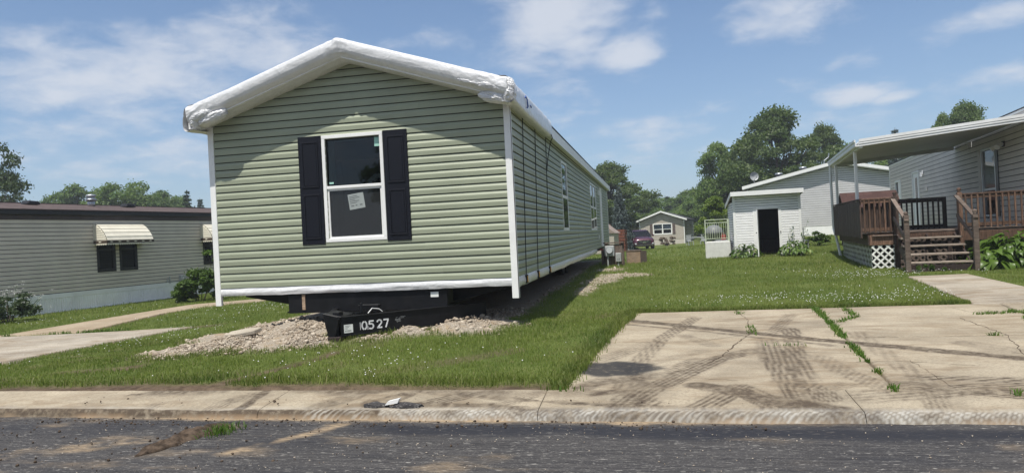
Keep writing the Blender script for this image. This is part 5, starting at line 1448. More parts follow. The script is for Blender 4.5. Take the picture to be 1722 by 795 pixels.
# ---------------------------------------------------------------- hostas: broad leaves one by one
def leafmesh(name, m, l=1.0, w=.62):
    prof = [0, .55, .9, 1.0, .92, .7, .38, .02]; b = MB()
    for i, q in enumerate(prof):
        t = i/(len(prof)-1); y = l*t; arch = .22*math.sin(t*2.6)-.42*t*t
        for s in (-1, 0, 1): b.v.append((s*q*w*.5, y, l*(arch+.10*abs(s)*q)))
    for i in range(len(prof)-1):
        for j in (0, 1): a = i*3+j; b.f.append((a, a+1, a+4, a+3))
    return b.mesh(name, m, True)
HL = leafmesh('hosta_leaf', 'hosta_leaf'); HSm = leafmesh('hosta_leaf_small', 'hosta_small', 1, .55)
def hosta(loc, rx_, ry_, h, n, lsize, label, individual=True, group=None):
    t = thing('hosta_plant', label, 'plant', loc, 0, group)
    st = MB(); Vs, Fs, o = [], [], 0
    src = np.array([v.co[:] for v in HSm.vertices]); sf = np.array([p.vertices[:] for p in HSm.polygons])
    for k in range(n):
        a = random.uniform(0, 6.283); r = math.sqrt(random.random())
        z = h*(1.02-.75*r**1.8)*random.uniform(.72, 1.0)
        c = Vector((r*rx_*math.cos(a), r*ry_*math.sin(a), max(.06, z)))
        yaw = math.atan2(-c.x/rx_, c.y/ry_)+random.uniform(-.6, .6)
        pitch = random.uniform(-.15, .55)-.75*r; s = lsize*random.uniform(.75, 1.2)
        mt = Matrix.Translation(c) @ Matrix.Rotation(yaw, 4, 'Z') @ Matrix.Rotation(pitch, 4, 'X') @ Matrix.Rotation(random.uniform(-.4, .4), 4, 'Y') @ Matrix.Scale(s, 4)
        if individual:
            l = link('leaf', HL, t); l.matrix_local = mt
        else:
            m4 = np.array(mt); Vs.append(src @ m4[:3, :3].T+m4[:3, 3]); Fs.append(sf+o); o += len(src)
        if k % 2 == 0: st.tube([(c.x*.3, c.y*.3, -.02), (c.x*.7, c.y*.7, c.z*.7), c], [.008, .007, .004], 4, False)
    if not individual: link('leaves', npmesh('leaves', np.concatenate(Vs), np.concatenate(Fs), 'hosta_small', True), t)
    st.build('stems', 'stem_green', t)
    return t

# ---------------------------------------------------------------- white shed
SH = thing('garden_shed', 'small white clad shed with its dark doorway standing open', 'shed', (3.04, 27.98, .33), R(-2))
SW, SD = 2.37, 3.0
fS = wallframe((0, 0, 0), (1, 0, 0), (0, -1, 0))
siding(SH, fS, 'vinyl_white', .02, .0935, lambda z: .07, lambda z: SW-.07, [(.70, 1.68, -.1, 1.80)], 2.30, lap=.012, bend=.88, gap=.014)
fSL = wallframe((0, 0, 0), (0, 1, 0), (-1, 0, 0)); fSR = wallframe((SW, 0, 0), (0, 1, 0), (1, 0, 0))
siding(SH, fSL, 'vinyl_white', .02, .0935, lambda z: .05, lambda z: SD-.02, (), 2.1, lap=.012, bend=.88, gap=.014)
siding(SH, fSR, 'vinyl_white', .02, .0935, lambda z: .05, lambda z: SD-.02, (), 2.1, lap=.012, bend=.88, gap=.014)
MB().box(.065, SW-.065, SD-.06, SD, 0, 2.1).build('back_wall', 'interior_dark', SH)
MB().box(.065, SW-.065, .0, SD-.07, -.04, .015).build('floor', 'wood_dark', SH)
for x0, x1 in ((-.02, .068), (SW-.068, SW+.02)): MB().box(x0, x1, -.022, .05, -.25, 2.3).build('corner_trim', 'white_trim', SH, bevel=.004)
b = MB().box(.69, .83, -.024, .03, -.03, 1.80); b.box(1.59, 1.69, -.024, .03, -.03, 1.80); b.box(.83, 1.59, -.0235, .03, 1.76, 1.83)
b.build('door_frame', 'white_trim', SH, bevel=.004)
dr = MB().box(-.018, .018, -.72, 0, .03, 1.73).build('door', 'vinyl_white', SH, bevel=.004, loc=(.86, -.03, 0)); dr.rotation_euler.z = R(-8.5)
MB().tube([(-.02, -.66, .9), (-.06, -.66, .9)], .02, 8).build('handle', 'dark_frame', dr)
MB().box(1.63, 1.66, -.05, -.0245, .86, .92).build('hasp', 'dark_frame', SH)
MB().box(.84, 1.58, -.10, .02, -.12, .0).build('sill', 'wood_pale', SH)
MB().prism([(-.27, 2.44), (-.27, 2.40), (SD+.15, 2.02), (SD+.15, 2.06)], lambda p, q, d: (d, p, q), -.09, SW+.09).build('roof', 'roof_tan', SH)
MB().box(-.10, SW+.10, -.295, -.272, 2.29, 2.45).build('fascia', 'white_trim', SH, bevel=.004)
for x0 in (-.10, SW+.078): MB().prism([(-.27, 2.45), (-.27, 2.31), (SD+.15, 1.93), (SD+.15, 2.07)], lambda p, q, d: (d, p, q), x0, x0+.022).build('fascia', 'white_trim', SH)
MB().box(-.06, SW+.06, -.25, .0, 2.302, 2.31).build('soffit', 'vinyl_white', SH)
b = MB(); b.box(.3, .9, 1.6, 2.2, .016, .9); b.box(1.2, 1.9, 2.0, 2.6, .016, .6); b.build('stored_box', 'wood_dark', SH)
hosta((3.36, 27.60, .32), .50, .36, .50, 120, .19, 'low hosta clump left of the open shed doorway', False)
hosta((5.08, 27.55, .33), .52, .36, .54, 130, .19, 'low hosta clump right of the open shed doorway', False)
def vines(loc, label):
    t = thing('wild_plant', label, 'plant', loc); b = MB(); vs = []
    for k in range(7):
        x = random.uniform(-.5, .5); h = random.uniform(.7, 1.35); e = Vector((x*1.4, random.uniform(-.1, .1), h)); b.tube([(x*.6, 0, 0), (x, -.04, h*.6), e], [.006, .005, .003], 4, False)
        for q in range(10): vs.append(Vector((x*.6, 0, 0)).lerp(e, .4+.6*random.random())+Vector((random.uniform(-.08, .08), random.uniform(-.06, .06), 0)))
    b.build('stems', 'stem_green', t)
    A = np.array([v[:] for v in vs])
    V, F = leafcloud(len(A), lambda n: (A, np.tile([0, -1., .3], (n, 1))), .07)
    link('leaves', npmesh('leaves', V, F, 'leaf_shrub'), t)
vines((5.0, 27.86, .34), 'thin wild stems growing up the shed wall behind the right hosta')
p_ = at(1375, 399, 30.5); shrub((p_.x, p_.y, Hs(p_.x, p_.y)), .75, .5, .62, 'leaf_shrub', 1800, .12, 'green weedy shrub in front of the grey gabled house right of the shed')
def chair(loc, rz, label, seatm='vinyl_white', group='garden chairs'):
    t = thing('garden_chair', label, 'chair', loc, rz, group)
    MB().box(-.24, .24, -.24, .22, .40, .44).build('seat', seatm, t, bevel=.01)
    b = MB()
    for k in range(6): b.box(-.22+.075*k, -.175+.075*k, .22, .25, .44, .88)
    b.box(-.24, .24, .215, .255, .88, .94); b.build('backrest', seatm, t)
    for sx in (-.21, .21):
        for sy in (-.21, .21): MB().box(sx-.02, sx+.02, sy-.02, sy+.02, 0, .399).build('leg', seatm, t)
    for sx in (-.25, .25): MB().box(sx-.025, sx+.025, -.22, .24, .62, .65).build('armrest', seatm, t)
chair((5.75, 29.9, .38), R(150), 'grey garden chair just right of the shed wall', 'meter_grey')

# ---------------------------------------------------------------- white porch block with its railing
WP_ = thing('concrete_porch', 'white concrete porch block left of the shed carrying a pale green rail', 'porch', (2.01, 28.73, .25), R(-4))
MB().box(0, .94, 0, 1.4, -.15, .69).build('block', 'concrete_white', WP_, bevel=.015)
RL = WP_
b = MB()
for x, y in ((.03, .05), (.91, .05), (.03, 1.3), (.91, 1.3)): MB().box(x-.02, x+.02, y-.02, y+.02, .69, 1.56).build('rail_post', 'rail_green', RL)
for z in (.80, 1.42, 1.535):
    MB().box(.05, .89, .035, .065, z, z+.03).build('rail_bar', 'rail_green', RL); MB().box(.015, .045, .07, 1.28, z, z+.03).build('rail_bar', 'rail_green', RL)
for k in range(9): MB().box(.115+.085*k, .131+.085*k, .042, .058, .83, 1.42).build('baluster', 'rail_green', RL)
for k in range(8): MB().box(.022, .038, .19+.13*k, .206+.13*k, .83, 1.42).build('baluster', 'rail_green', RL)
# things kept behind it
gb = thing('kettle_grill', 'grey domed grill seen through the white porch railing', 'grill', (2.75, 33.5, Hs(2.75, 33.5)))
MB().lathe((0, 0, .62), [(.05, -.12), (.30, .02), (.40, .18), (.40, .22), (.36, .38), (.2, .52), (.03, .56)], 18).build('bowl', 'grill_grey', gb, True)
for k in range(3): MB().tube([(0, 0, .62), (.38*math.cos(k*2.1), .38*math.sin(k*2.1), 0)], .02, 6).build('leg', 'dark_frame', gb)
gc = thing('fuel_can', 'red can seen between the porch rails beside the grill', 'can', (2.85, 30.3, .95+.02))
gc.scale = (.7, .7, .7); MB().box(-.13, .13, -.1, .1, 0, .30).build('body', 'red_plastic', gc, bevel=.03); MB().tube([(-.08, 0, .30), (-.06, 0, .38), (.06, 0, .38), (.08, 0, .30)], .015, 6).build('handle', 'red_plastic', gc); MB().tube([(.09, 0, .30), (.15, 0, .44)], .02, 6).build('spout', 'dark_frame', gc)
sb = thing('storage_crate', 'grey crate on the ground that carries the red can', 'crate', (2.85, 30.3, .3)); MB().box(-.3, .3, -.25, .25, 0, .65).build('box', 'meter_grey', sb, bevel=.02); MB().box(-.32, .32, -.27, .27, .651, .67).build('lid', 'meter_grey', sb)
p_ = at(1172, 415, 60); pt = thing('patio_table', 'grey patio table on the far lawn right of the tan house', 'table', (p_.x, p_.y, Hs(p_.x, p_.y)))
MB().box(-.75, .75, -.5, .5, .70, .75).build('tabletop', 'meter_grey', pt)
for sx in (-.65, .65):
    for sy in (-.4, .4): MB().box(sx-.04, sx+.04, sy-.04, sy+.04, 0, .699).build('leg', 'meter_grey', pt)
chair((p_.x-.6, p_.y-.9, Hs(p_.x, p_.y-.9)), R(20), 'grey chair left of the two at the patio table on the far lawn', 'meter_grey'); chair((p_.x+.5, p_.y-.9, Hs(p_.x, p_.y-.9)), R(-15), 'grey chair right of the two at the patio table on the far lawn', 'meter_grey')

# ---------------------------------------------------------------- grey gabled house behind the shed
GH = thing('gabled_house', 'light grey house with a wide low white edged gable behind the shed', 'house', (10.55, 43.6, .70), R(-3))
GW = 4.9
ga = lambda x: 3.98-.222*abs(x)
fG = wallframe((0, 0, 0), (1, 0, 0), (0, -1, 0))
hg = lambda z: min(GW, max(0, (3.98-z)/.222))
siding(GH, fG, 'grey_siding_far', .55, .128, lambda z: -hg(z), hg, (), 3.96, lap=.018, bend=.9, gap=.018)
MB().box(-GW, GW, -.02, .05, -.2, .54).build('skirting', 'skirt_white', GH)
for s in (-1, 1):
    MB().box(*sorted((s*GW, s*(GW-.06))), .06, 14, -.2, 2.88).build('side_wall', 'grey_siding_far', GH)
    MB().prism([(0, 4.22), (0, 4.18), (GW+.35, 4.18-.222*(GW+.35)), (GW+.35, 4.22-.222*(GW+.35))], lambda p, q, d: (s*p, d, q), -.42, 14.3).build('roof_slope', 'shingle_dark', GH)
    MB().prism([(0, 4.235), (0, 4.05), (GW+.36, 4.05-.222*(GW+.36)), (GW+.36, 4.235-.222*(GW+.36))], lambda p, q, d: (s*p, d, q), -.45, -.425).build('fascia', 'white_trim', GH)
    MB().prism([(0, 4.04), (0, 4.02), (GW+.3, 4.02-.222*(GW+.3)), (GW+.3, 4.04-.222*(GW+.3))], lambda p, q, d: (s*p, d, q), -.42, -.02).build('soffit', 'vinyl_white', GH)
for x, y in ((-1.4, 3), (-2.9, 2.2), (1.5, 4)): MB().lathe((x, y, 4.15-.222*abs(x)), [(.16, 0), (.16, .25), (.24, .27), (.2, .38)], 10).build('roof_vent', 'galvanised', GH, True)
MB().tube([(-.5, 1, 4.1), (-.5, 1, 4.35), (-.25, 1, 4.55), (-.22, 1, 4.78)], .035, 6).build('mast', 'galvanised', GH)
dp = at(1265, 297, 44.5); ds_ = thing('satellite_dish', 'white satellite dish on the left slope of the grey gabled roof', 'satellite dish', tuple(dp), R(20))
MB().grid(lambda u, v: (.29*u*math.cos(v*6.2832), -.16-.10*u*u+.0, .27*u*math.sin(v*6.2832)), 6, 24).build('reflector', 'meter_grey', ds_, True)
MB().tube([(0, -.14, -.2), (0, -.5, -.15), (0, -.55, 0)], .02, 6).build('feed_arm', 'meter_grey', ds_); MB().tube([(0, -.15, 0), (.1, .05, -.3), (.35, .1, -.62)], .03, 6).build('mast', 'meter_grey', ds_)

# ---------------------------------------------------------------- grey home on the right, its porch roof and deck
DR0 = Vector((5.79, 20.63, 0)); RA = R(-7.5)
RH = thing('mobile_home', 'grey clad mobile home on the right behind the brown wooden deck', 'mobile home', tuple(DR0), RA)
XW = 3.7
fN = wallframe((XW, 0, 0), (0, 1, 0), (-1, 0, 0))
rops = [(16.6, 17.9, 2.0, 3.25), (12.75, 13.95, 1.2, 3.42), (2.82, 4.05, 1.46, 3.42)]
siding(RH, fN, 'grey_siding', .9, .16, lambda z: -15, lambda z: 19.2, rops, 4.1, lap=.018, bend=.93, gap=.014)
MB().box(XW-.02, XW+.03, -15, 19.2, -.1, .89).build('skirting', 'skirt_white', RH)
fN2 = wallframe((XW, 19.2, 0), (1, 0, 0), (0, 1, 0)); siding(RH, fN2, 'grey_siding', .9, .16, lambda z: .05, lambda z: 4.3, (), 4.1, lap=.018, bend=.93, gap=.014)
MB().box(XW+4.24, XW+4.3, -15, 19.1, .0, 4.1).build('back_wall', 'grey_siding', RH); MB().box(XW+.07, XW+4.23, -15, -14.95, 0, 4.1).build('end_wall', 'grey_siding', RH)
MB().box(XW+.07, XW+4.23, -14.94, 19.1, .92, .98).build('floor', 'interior_dark', RH)
MB().fbox(fN, 19.13, 19.27, -.03, .03, .3, 4.1).build('corner_trim', 'white_trim', RH)
MB().fbox(fN, -15, 19.25, -.02, .035, 4.10, 4.16).build('eave_trim', 'white_trim', RH)
for s in (0, 1):
    MB().prism([(-.05, 4.165), (-.05, 4.19), (2.15, 4.60), (2.15, 4.575)], (lambda p, q, d: (XW+p, d, q)) if s == 0 else (lambda p, q, d: (XW+4.3-p, d, q)), -15, 19.25).build('roof_slope', 'shingle_dark', RH)
MB().prism([(0, 4.1), (4.3, 4.1), (2.15, 4.57)], lambda p, q, d: (XW+p, d, q), 19.14, 19.2).build('gable', 'grey_siding', RH)
window(RH, fN, 16.55, 17.95, 1.95, 3.30, w=.09, mull=0, lower='glass_dark', upper='glass_dark', mid=.5)
MB().fbox(fN, 16.65, 17.2, .0, .008, 2.06, 3.2).build('window_blind', 'vinyl_white', RH)
d_ = frame_bars(MB(), fN, 12.70, 14.0, 1.16, 3.46, .07, -.06, .03).build('door_frame', 'white_trim', RH, bevel=.004)
dd_ = MB().fbox(fN, 12.775, 13.925, -.045, -.005, 1.235, 3.385).build('door', 'vinyl_white', RH)
MB().fbox(fN, 13.15, 13.50, -.004, .004, 2.30, 3.18).build('pane', 'glass_dark', dd_); MB().fbox(fN, 12.85, 12.91, -.004, .05, 2.15, 2.22).build('handle', 'galvanised', dd_)
w_ = frame_bars(MB(), fN, 2.78, 4.09, 1.42, 3.46, .06, -.06, .03).build('storm_door', 'aluminium', RH, bevel=.004)
w_['label'] = 'tall storm door with a reflecting upper pane'
MB().fbox(fN, 2.85, 4.02, -.035, .0, 2.2, 2.26).build('rail', 'aluminium', w_)
MB().fbox(fN, 2.85, 4.02, -.03, -.024, 2.27, 3.39).build('pane', 'glass_curtain', w_)
MB().fbox(fN, 2.85, 4.02, -.03, -.024, 1.49, 2.19).build('pane', 'glass_dark', w_)
for v in (2.50, 4.14): MB().fbox(fN, v, v+.26, .01, .035, 1.42, 3.46).build('shutter', 'dark_frame' if v < 3 else 'grey_siding', RH, bevel=.01)
def lamp(v, z, twin=False):
    l = MB().fbox(fN, v-.07, v+.07, .015, .07, z-.08, z+.08).build('wall_lamp', 'awning_white' if not twin else 'dark_frame', RH, bevel=.01)
    if twin:
        for s in (-1, 1): MB().tube([(XW-.10, v+s*.10, z), (XW-.26, v+s*.24, z-.10)], [.045, .075], 12).build('lamp_head', 'awning_white', l)
    else: MB().tube([(XW-.10, v, z-.16), (XW-.10, v, z+.02)], .05, 10).build('lamp_head', 'lamp_glass', l)
lamp(11.84, 3.30); lamp(1.95, 3.42, True)
MB().fbox(fN, 11.2, 11.6, .015, .05, 2.55, 2.7).build('vent_hood', 'grey_siding', RH)

DK = thing('porch_deck', 'raised brown wooden deck with railings, steps and white lattice skirt', 'deck', tuple(DR0), RA)
# floor boards run across
ybd = 0.0
for k in range(46):
    MB().box(-.24, 3.62, .012+k*.142, .148+k*.142, 1.125, 1.16).build('deck_board', 'wood_grey', DK)
for x0, x1, y0, y1, z0, z1 in ((-.078, .50, -.045, -.003, .82, 1.10), (.64, 2.0, -.045, -.003, .95, 1.10), (2.12, 3.6, -.045, -.003, .86, 1.10)):
    MB().box(x0, x1, y0, y1, z0, z1).build('rim_board', 'wood_brown', DK, bevel=.006)
MB().box(-.12, -.08, -.06, 6.55, .82, 1.10).build('rim_board', 'wood_panel', DK, bevel=.006); MB().box(-.03, 3.6, 6.51, 6.55, .82, 1.10).build('rim_board', 'wood_panel', DK)
MB().box(-.02, .60, -.10, -.046, 1.06, 1.09).build('trim_strip', 'wood_grey', DK)
for k in range(24): MB().box(.0+.15*k, .145+.15*k, 6.56, 6.585, .1, 1.1).build('back_plank', 'wood_panel', DK)
for y in (.03, 2.2, 4.3, 6.4):
    for x in (.05, 1.8, 3.5): MB().box(x-.045, x+.045, y-.03, y+.06, .0, 1.12).build('support_post', 'wood_dark', DK)
# boarded left side
for k in range(45):
    h = 2.03+random.uniform(-.012, .012)
    MB().box(-.275-random.uniform(0, .006), -.245, .01+k*.145, .148+k*.145, 1.02, h).build('side_plank', 'wood_panel', DK)
MB().box(-.29, -.19, -.05, 6.55, 2.05, 2.085).build('top_rail', 'wood_panel', DK)
# front rail, left of the steps
def railing(x0, x1, y, m, n, zb=1.20, zt=2.04, bw=.038, parent=DK, rm=None):
    MB().box(x0, x1, y-.045, y+.045, zt, zt+.04).build('hand_rail', rm or m, parent, bevel=.006)
    MB().box(x0, x1, y-.02, y+.02, zt-.09, zt-.002).build('top_rail', rm or m, parent); MB().box(x0, x1, y-.02, y+.02, zb, zb+.09).build('bottom_rail', rm or m, parent)
    for k in range(n):
        x = x0+(x1-x0)*(k+.5)/n
        MB().box(x-bw/2, x+bw/2, y-.058, y-.021, zb-.04, zt-.003).build('baluster', m, parent)
railing(-.24, .50, -.01, 'wood_brown', 6)
for k in range(5): MB().box(-.15+.14*k, -.05+.14*k, .05, .075, 1.2, 2.0).build('screen_board', 'wood_panel', DK)
def newel(x, y, z0, z1, m, w=.105, capped=True):
    p = MB().box(x-w/2, x+w/2, y-w/2, y+w/2, z0, z1).build('newel_post', m, DK, bevel=.008)
    if capped: MB().lathe((x, y, z1), [(.035, 0), (.045, .02), (.03, .035), (.055, .07), (.05, .10), (.02, .125)], 10).build('post_cap', m, p, True)
newel(.57, -.02, .18, 2.10, 'wood_panel', .13); newel(2.06, -.02, .2, 2.10, 'wood_brown', .115)
railing(2.12, 3.62, -.01, 'wood_brown', 11, 1.22, 2.03)
railing(.70, 2.35, 2.6, 'wood_dark', 12, 1.19, 2.03, .045)
newel(.86, 2.6, 1.16, 2.05, 'wood_dark', .10, False); newel(2.30, 2.6, 1.16, 2.05, 'wood_dark', .10, False)
# steps
ST = [(-.42, 1.0), (-.74, .81), (-1.06, .61), (-1.38, .42)]
for y, z in ST: MB().box(.56, 1.96, y-.15, y+.15, z-.045, z).build('tread', 'wood_tread', DK, bevel=.008)
for x in (.60, 1.26, 1.90):
    MB().prism([(-.06, 1.08), (-.06, .72), (-1.40, .16), (-1.53, .16), (-1.53, .36)], lambda p, q, d: (d, p, q), x-.02, x+.02).build('stringer', 'wood_dark', DK)
newel(.52, -1.62, .12, 1.58, 'wood_grey', .115, False); newel(1.98, -1.62, .12, 1.52, 'wood_grey', .115)
MB().lathe((.52, -1.62, 1.58), [(.03, 0), (.05, .03), (.04, .07), (.01, .09)], 10).build('post_cap', 'wood_grey', DK, True)
for x in (.52, 1.98):
    s = -1 if x < 1 else 1
    MB().bar((x, -1.70, 1.44), (x, -.04, 2.02), .10, .045).build('hand_rail', 'wood_grey', DK, bevel=.005)
    MB().bar((x, -1.60, .92), (x, -.06, 1.52), .04, .10).build('lower_rail', 'wood_grey', DK, bevel=.005)
MB().box(.55, 1.95, -1.52, -1.49, .16, .35).build('riser', 'wood_dark', DK)
# white lattice
def lattice(fr, u0, u1, z0, z1, pitch, w, m, single=True, parent=DK):
    joined = MB()
    for lay, sgn in ((.000, 1), (.0065, -1)):
        h = z1-z0; k0 = u0-h if sgn > 0 else u0
        k = k0+pitch*.3
        while k < (u1 if sgn > 0 else u1+h):
            # line u = k + sgn*(z-z0), clipped to the panel
            ua, za, ub, zb = k, z0, k+sgn*h, z1
            pts = []
            t0, t1 = 0.0, 1.0; du = ub-ua
            lo_, hi_ = sorted(((u0-ua)/du, (u1-ua)/du)); t0, t1 = max(t0, lo_), min(t1, hi_)
            if t1-t0 > .04:
                a = Vector(fr(ua+du*t0, lay, za+h*t0)); b_ = Vector(fr(ua+du*t1, lay, za+h*t1)); n_ = Vector(fr(0, 1, 0))-Vector(fr(0, 0, 0))
                q = MB().bar(a, b_, .006, w, up=tuple(n_.cross(b_-a)))
                if single: q.build('lattice_strip', m, parent)
                else: joined.add(q.v, q.f)
            k += pitch
    if not single: joined.build('lattice', m, parent, kind='stuff')
fDF = wallframe((0, -.02, 0), (1, 0, 0), (0, -1, 0)); fDS = wallframe((-.03, 0, 0), (0, 1, 0), (-1, 0, 0))
lattice(fDF, -.03, .53, .15, .82, .19, .046, 'lattice_white')
lattice(fDS, .0, 6.4, .12, .82, .28, .042, 'lattice_white', False)
fDF2 = wallframe((0, .10, 0), (1, 0, 0), (0, -1, 0)); lattice(fDF2, .66, 2.0, .2, 1.0, .16, .05, 'wood_grey', False)
# porch roof on its posts
PR = thing('porch_roof', 'flat white metal porch roof on posts over the brown deck', 'porch roof', tuple(DR0), RA)
xa, za, xb, zb2 = -.23, 3.50, XW-.06, 3.80
def pr(p, q, d): return (p, d, q)
sl = (zb2-za)/(xb-xa)
for k in range(22):
    y0 = -.08+k*.318; b = MB()
    b.prism([(xa, za+.05), (xb, zb2+.05), (xb, zb2+.085), (xa, za+.085)], pr, y0+.003, y0+.315)
    b.prism([(xa, za+.085), (xb, zb2+.085), (xb, zb2+.135), (xa, za+.135)], pr, y0+.285, y0+.313)
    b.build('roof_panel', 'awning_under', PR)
for (o0, o1, z0, z1, m) in ((-.11, -.083, -.015, .045, 'awning_white'), (-.125, -.083, .046, .085, 'awning_white'), (-.105, -.083, .086, .10, 'meter_grey'), (-.13, -.083, .101, .175, 'awning_white')):
    MB().prism([(xa, za+z0), (xb, zb2+z0), (xb, zb2+z1), (xa, za+z1)], pr, o0, o1).build('fascia_strip', m, PR)
g1 = MB().prism([(xa-.10, za+.16), (xa-.10, za+.0), (xa-.085, za-.02), (xa-.004, za-.02), (xa-.004, za+.0), (xa-.085, za+.02), (xa-.085, za+.16)], pr, -.13, 6.95).build('gutter', 'awning_white', PR)
MB().box(xa-.125, xa-.101, -.13, 6.95, za+.10, za+.165).build('gutter_lip', 'awning_white', PR)
MB().prism([(xa, za-.06), (xb, zb2-.06), (xb, zb2+.048), (xa, za+.048)], pr, 6.85, 6.93).build('back_beam', 'awning_white', PR)
MB().box(xa+.0, xa+.09, -.07, 6.84, za-.06, za+.045).build('edge_beam', 'awning_white', PR)
for y in (.0, 5.85): MB().box(-.235, -.15, y+(1.0 if y < 1 else 0), y+.085+(1.0 if y < 1 else 0), 1.16 if y < 1 else 1.12, za-.062).build('post', 'awning_white', PR, bevel=.008)
MB().tube([(-.29, 6.75, za-.02), (-.29, 6.75, 3.2), (-.27, 6.78, 1.25), (-.24, 6.5, 1.0), (-.13, 6.35, .22), (-.28, 6.2, .12)], .045, 8).build('downspout', 'awning_white', PR)
MB().box(xb-.10, xb+.02, 4.85, 4.97, 3.62, 3.80).build('wall_bracket', 'awning_white', PR, bevel=.01)
q = DR0+Matrix.Rotation(RA, 3, 'Z') @ Vector((3.05, -.75, 0))
hosta((q.x, q.y, Hs(q.x, q.y)), 1.2, .62, .84, 296, .215, 'large hosta bed with big drooping leaves right of the deck steps')
q = DR0+Matrix.Rotation(RA, 3, 'Z') @ Vector((2.35, -1.35, 0))
hosta((q.x, q.y, Hs(q.x, q.y)), .42, .32, .5, 40, .30, 'smaller hosta close beside the right foot of the deck steps')
q = DR0+Matrix.Rotation(RA, 3, 'Z') @ Vector((1.0, -1.66, 0))
shrub((q.x, q.y, Hs(q.x, q.y)), .42, .16, .26, 'leaf_shrub', 420, .09, 'leafy weeds growing under the lowest deck step', 'weed', 6, 'weed', 4)
# brown roofed playhouse behind the deck
p_ = at(1466, 352, 28.4); BH = thing('storage_shed', 'small dark shed with a brown shingle roof behind the boarded deck side', 'shed', (p_.x, p_.y, .3), R(-6))
MB().box(-.95, .95, 0, 1.5, 0, 1.72).build('wall', 'wood_panel', BH)
MB().prism([(-.12, 1.68), (.75, 2.30), (.75, 2.34), (-.12, 1.72)], lambda p, q, d: (d, p, q), -1.05, 1.05).build('roof_slope', 'shingle_red', BH); MB().prism([(1.62, 1.68), (.75, 2.30), (.75, 2.34), (1.62, 1.72)], lambda p, q, d: (d, p, q), -1.05, 1.05).build('roof_slope', 'shingle_red', BH)
for x in (-.95, .9): MB().prism([(0, 1.72), (1.5, 1.72), (.75, 2.27)], lambda p, q, d: (d, p, q), x, x+.05).build('gable', 'wood_panel', BH)

# ---------------------------------------------------------------- meter pedestal and wooden box by the far end of the green home
PD = thing('meter_pedestal', 'weathered utility post board carrying two grey electric boxes beside the green home', 'utility box', (-1.35, 25.2, Hs(-1.35, 25.2)), R(-6))
for k in range(5): MB().box(-.31+.125*k, -.19+.125*k, .0, .05, .06, .76).build('plank', 'wood_grey', PD)
for x in (-.27, .30): MB().box(x-.05, x+.05, .05, .15, -.1, .80).build('post', 'wood_grey', PD)
MB().box(-.36, .36, -.04, .16, .80, .84).build('cap_board', 'wood_grey', PD)
m1 = MB().box(-.30, .04, -.16, -.004, .36, .72).build('meter_box', 'meter_grey', PD, bevel=.015)
MB().tube([(-.11, -.161, .57), (-.11, -.23, .57)], .105, 18).build('meter_glass', 'lamp_glass', m1); MB().tube([(-.11, -.16, .57), (-.11, -.18, .57)], .125, 18).build('meter_ring', 'galvanised', m1)
m2 = MB().box(.08, .27, -.14, -.004, .16, .46).build('breaker_box', 'meter_grey', PD, bevel=.012)
lt = MB(); fM = wallframe((.08, -.14, .16), (1, 0, 0), (0, -1, 0))
ribbon(lt, fM, [(.2, .8), (.5, 1), (.5, 0)], .012, .001, .045, .05, .05, .07); ribbon(lt, fM, [(.75, 0), (.75, 1), (.1, .35), (1, .35)], .012, .001, .095, .05, .05, .07); lt.build('lettering', 'ink', m2)
MB().tube([(-.2, -.08, .36), (-.2, -.08, -.05)], .03, 8).build('conduit', 'meter_grey', PD); MB().tube([(.16, -.07, .16), (.16, -.07, -.05)], .03, 8).build('conduit', 'meter_grey', PD)
PB = thing('wooden_box', 'low plywood box with grey end standing in the grass behind the electric boxes', 'box', (-.98, 27.85, Hs(-.7, 27.9)), R(-4))
MB().box(0, .50, 0, .03, -.03, .49).build('front_panel', 'wood_pale', PB); MB().box(0, .50, .55, .58, -.03, .49).build('back_panel', 'wood_pale', PB)
MB().box(-.03, -.001, -.01, .59, -.03, .50).build('end_panel', 'wood_grey', PB)
b = MB().hexa([(.501, -.012, -.03), (.72, .25, -.03), (.70, .28, -.03), (.50, .02, -.03), (.501, -.012, .49), (.72, .25, .47), (.70, .28, .47), (.50, .02, .49)]).build('end_panel', 'wood_grey', PB)
MB().box(-.02, .50, -.02, .60, .491, .51).build('lid', 'wood_grey', PB)
p_ = at(1042, 408, 44); RS = thing('wood_stack', 'rust brown stack of boards beyond the far end of the green home', 'stack', (p_.x, p_.y, Hs(p_.x, p_.y)), R(-8))
hh = at(1042, 385, 44).z-Hs(p_.x, p_.y)
for k in range(8): MB().box(-.42+.02*(k % 3), .42-.02*(k % 2), -.4, .4, .02+hh/8.2*k, .01+hh/8.2*(k+.92)).build('plank', 'rust_wood', RS)
p_ = at(1026, 409, 41); BS = thing('storage_shed', 'grey brown shed with a sloping roof half hidden by the green home', 'shed', (p_.x-.8, p_.y, Hs(p_.x, p_.y)), R(-7))
MB().box(-.8, 1.05, 0, 1.6, 0, 1.15).build('wall', 'tan_siding', BS); MB().prism([(-.9, 1.15), (1.15, 1.15), (.1, 2.0)], lambda p, q, d: (p, d, q), -.08, 1.7).build('roof', 'roof_tan', BS)

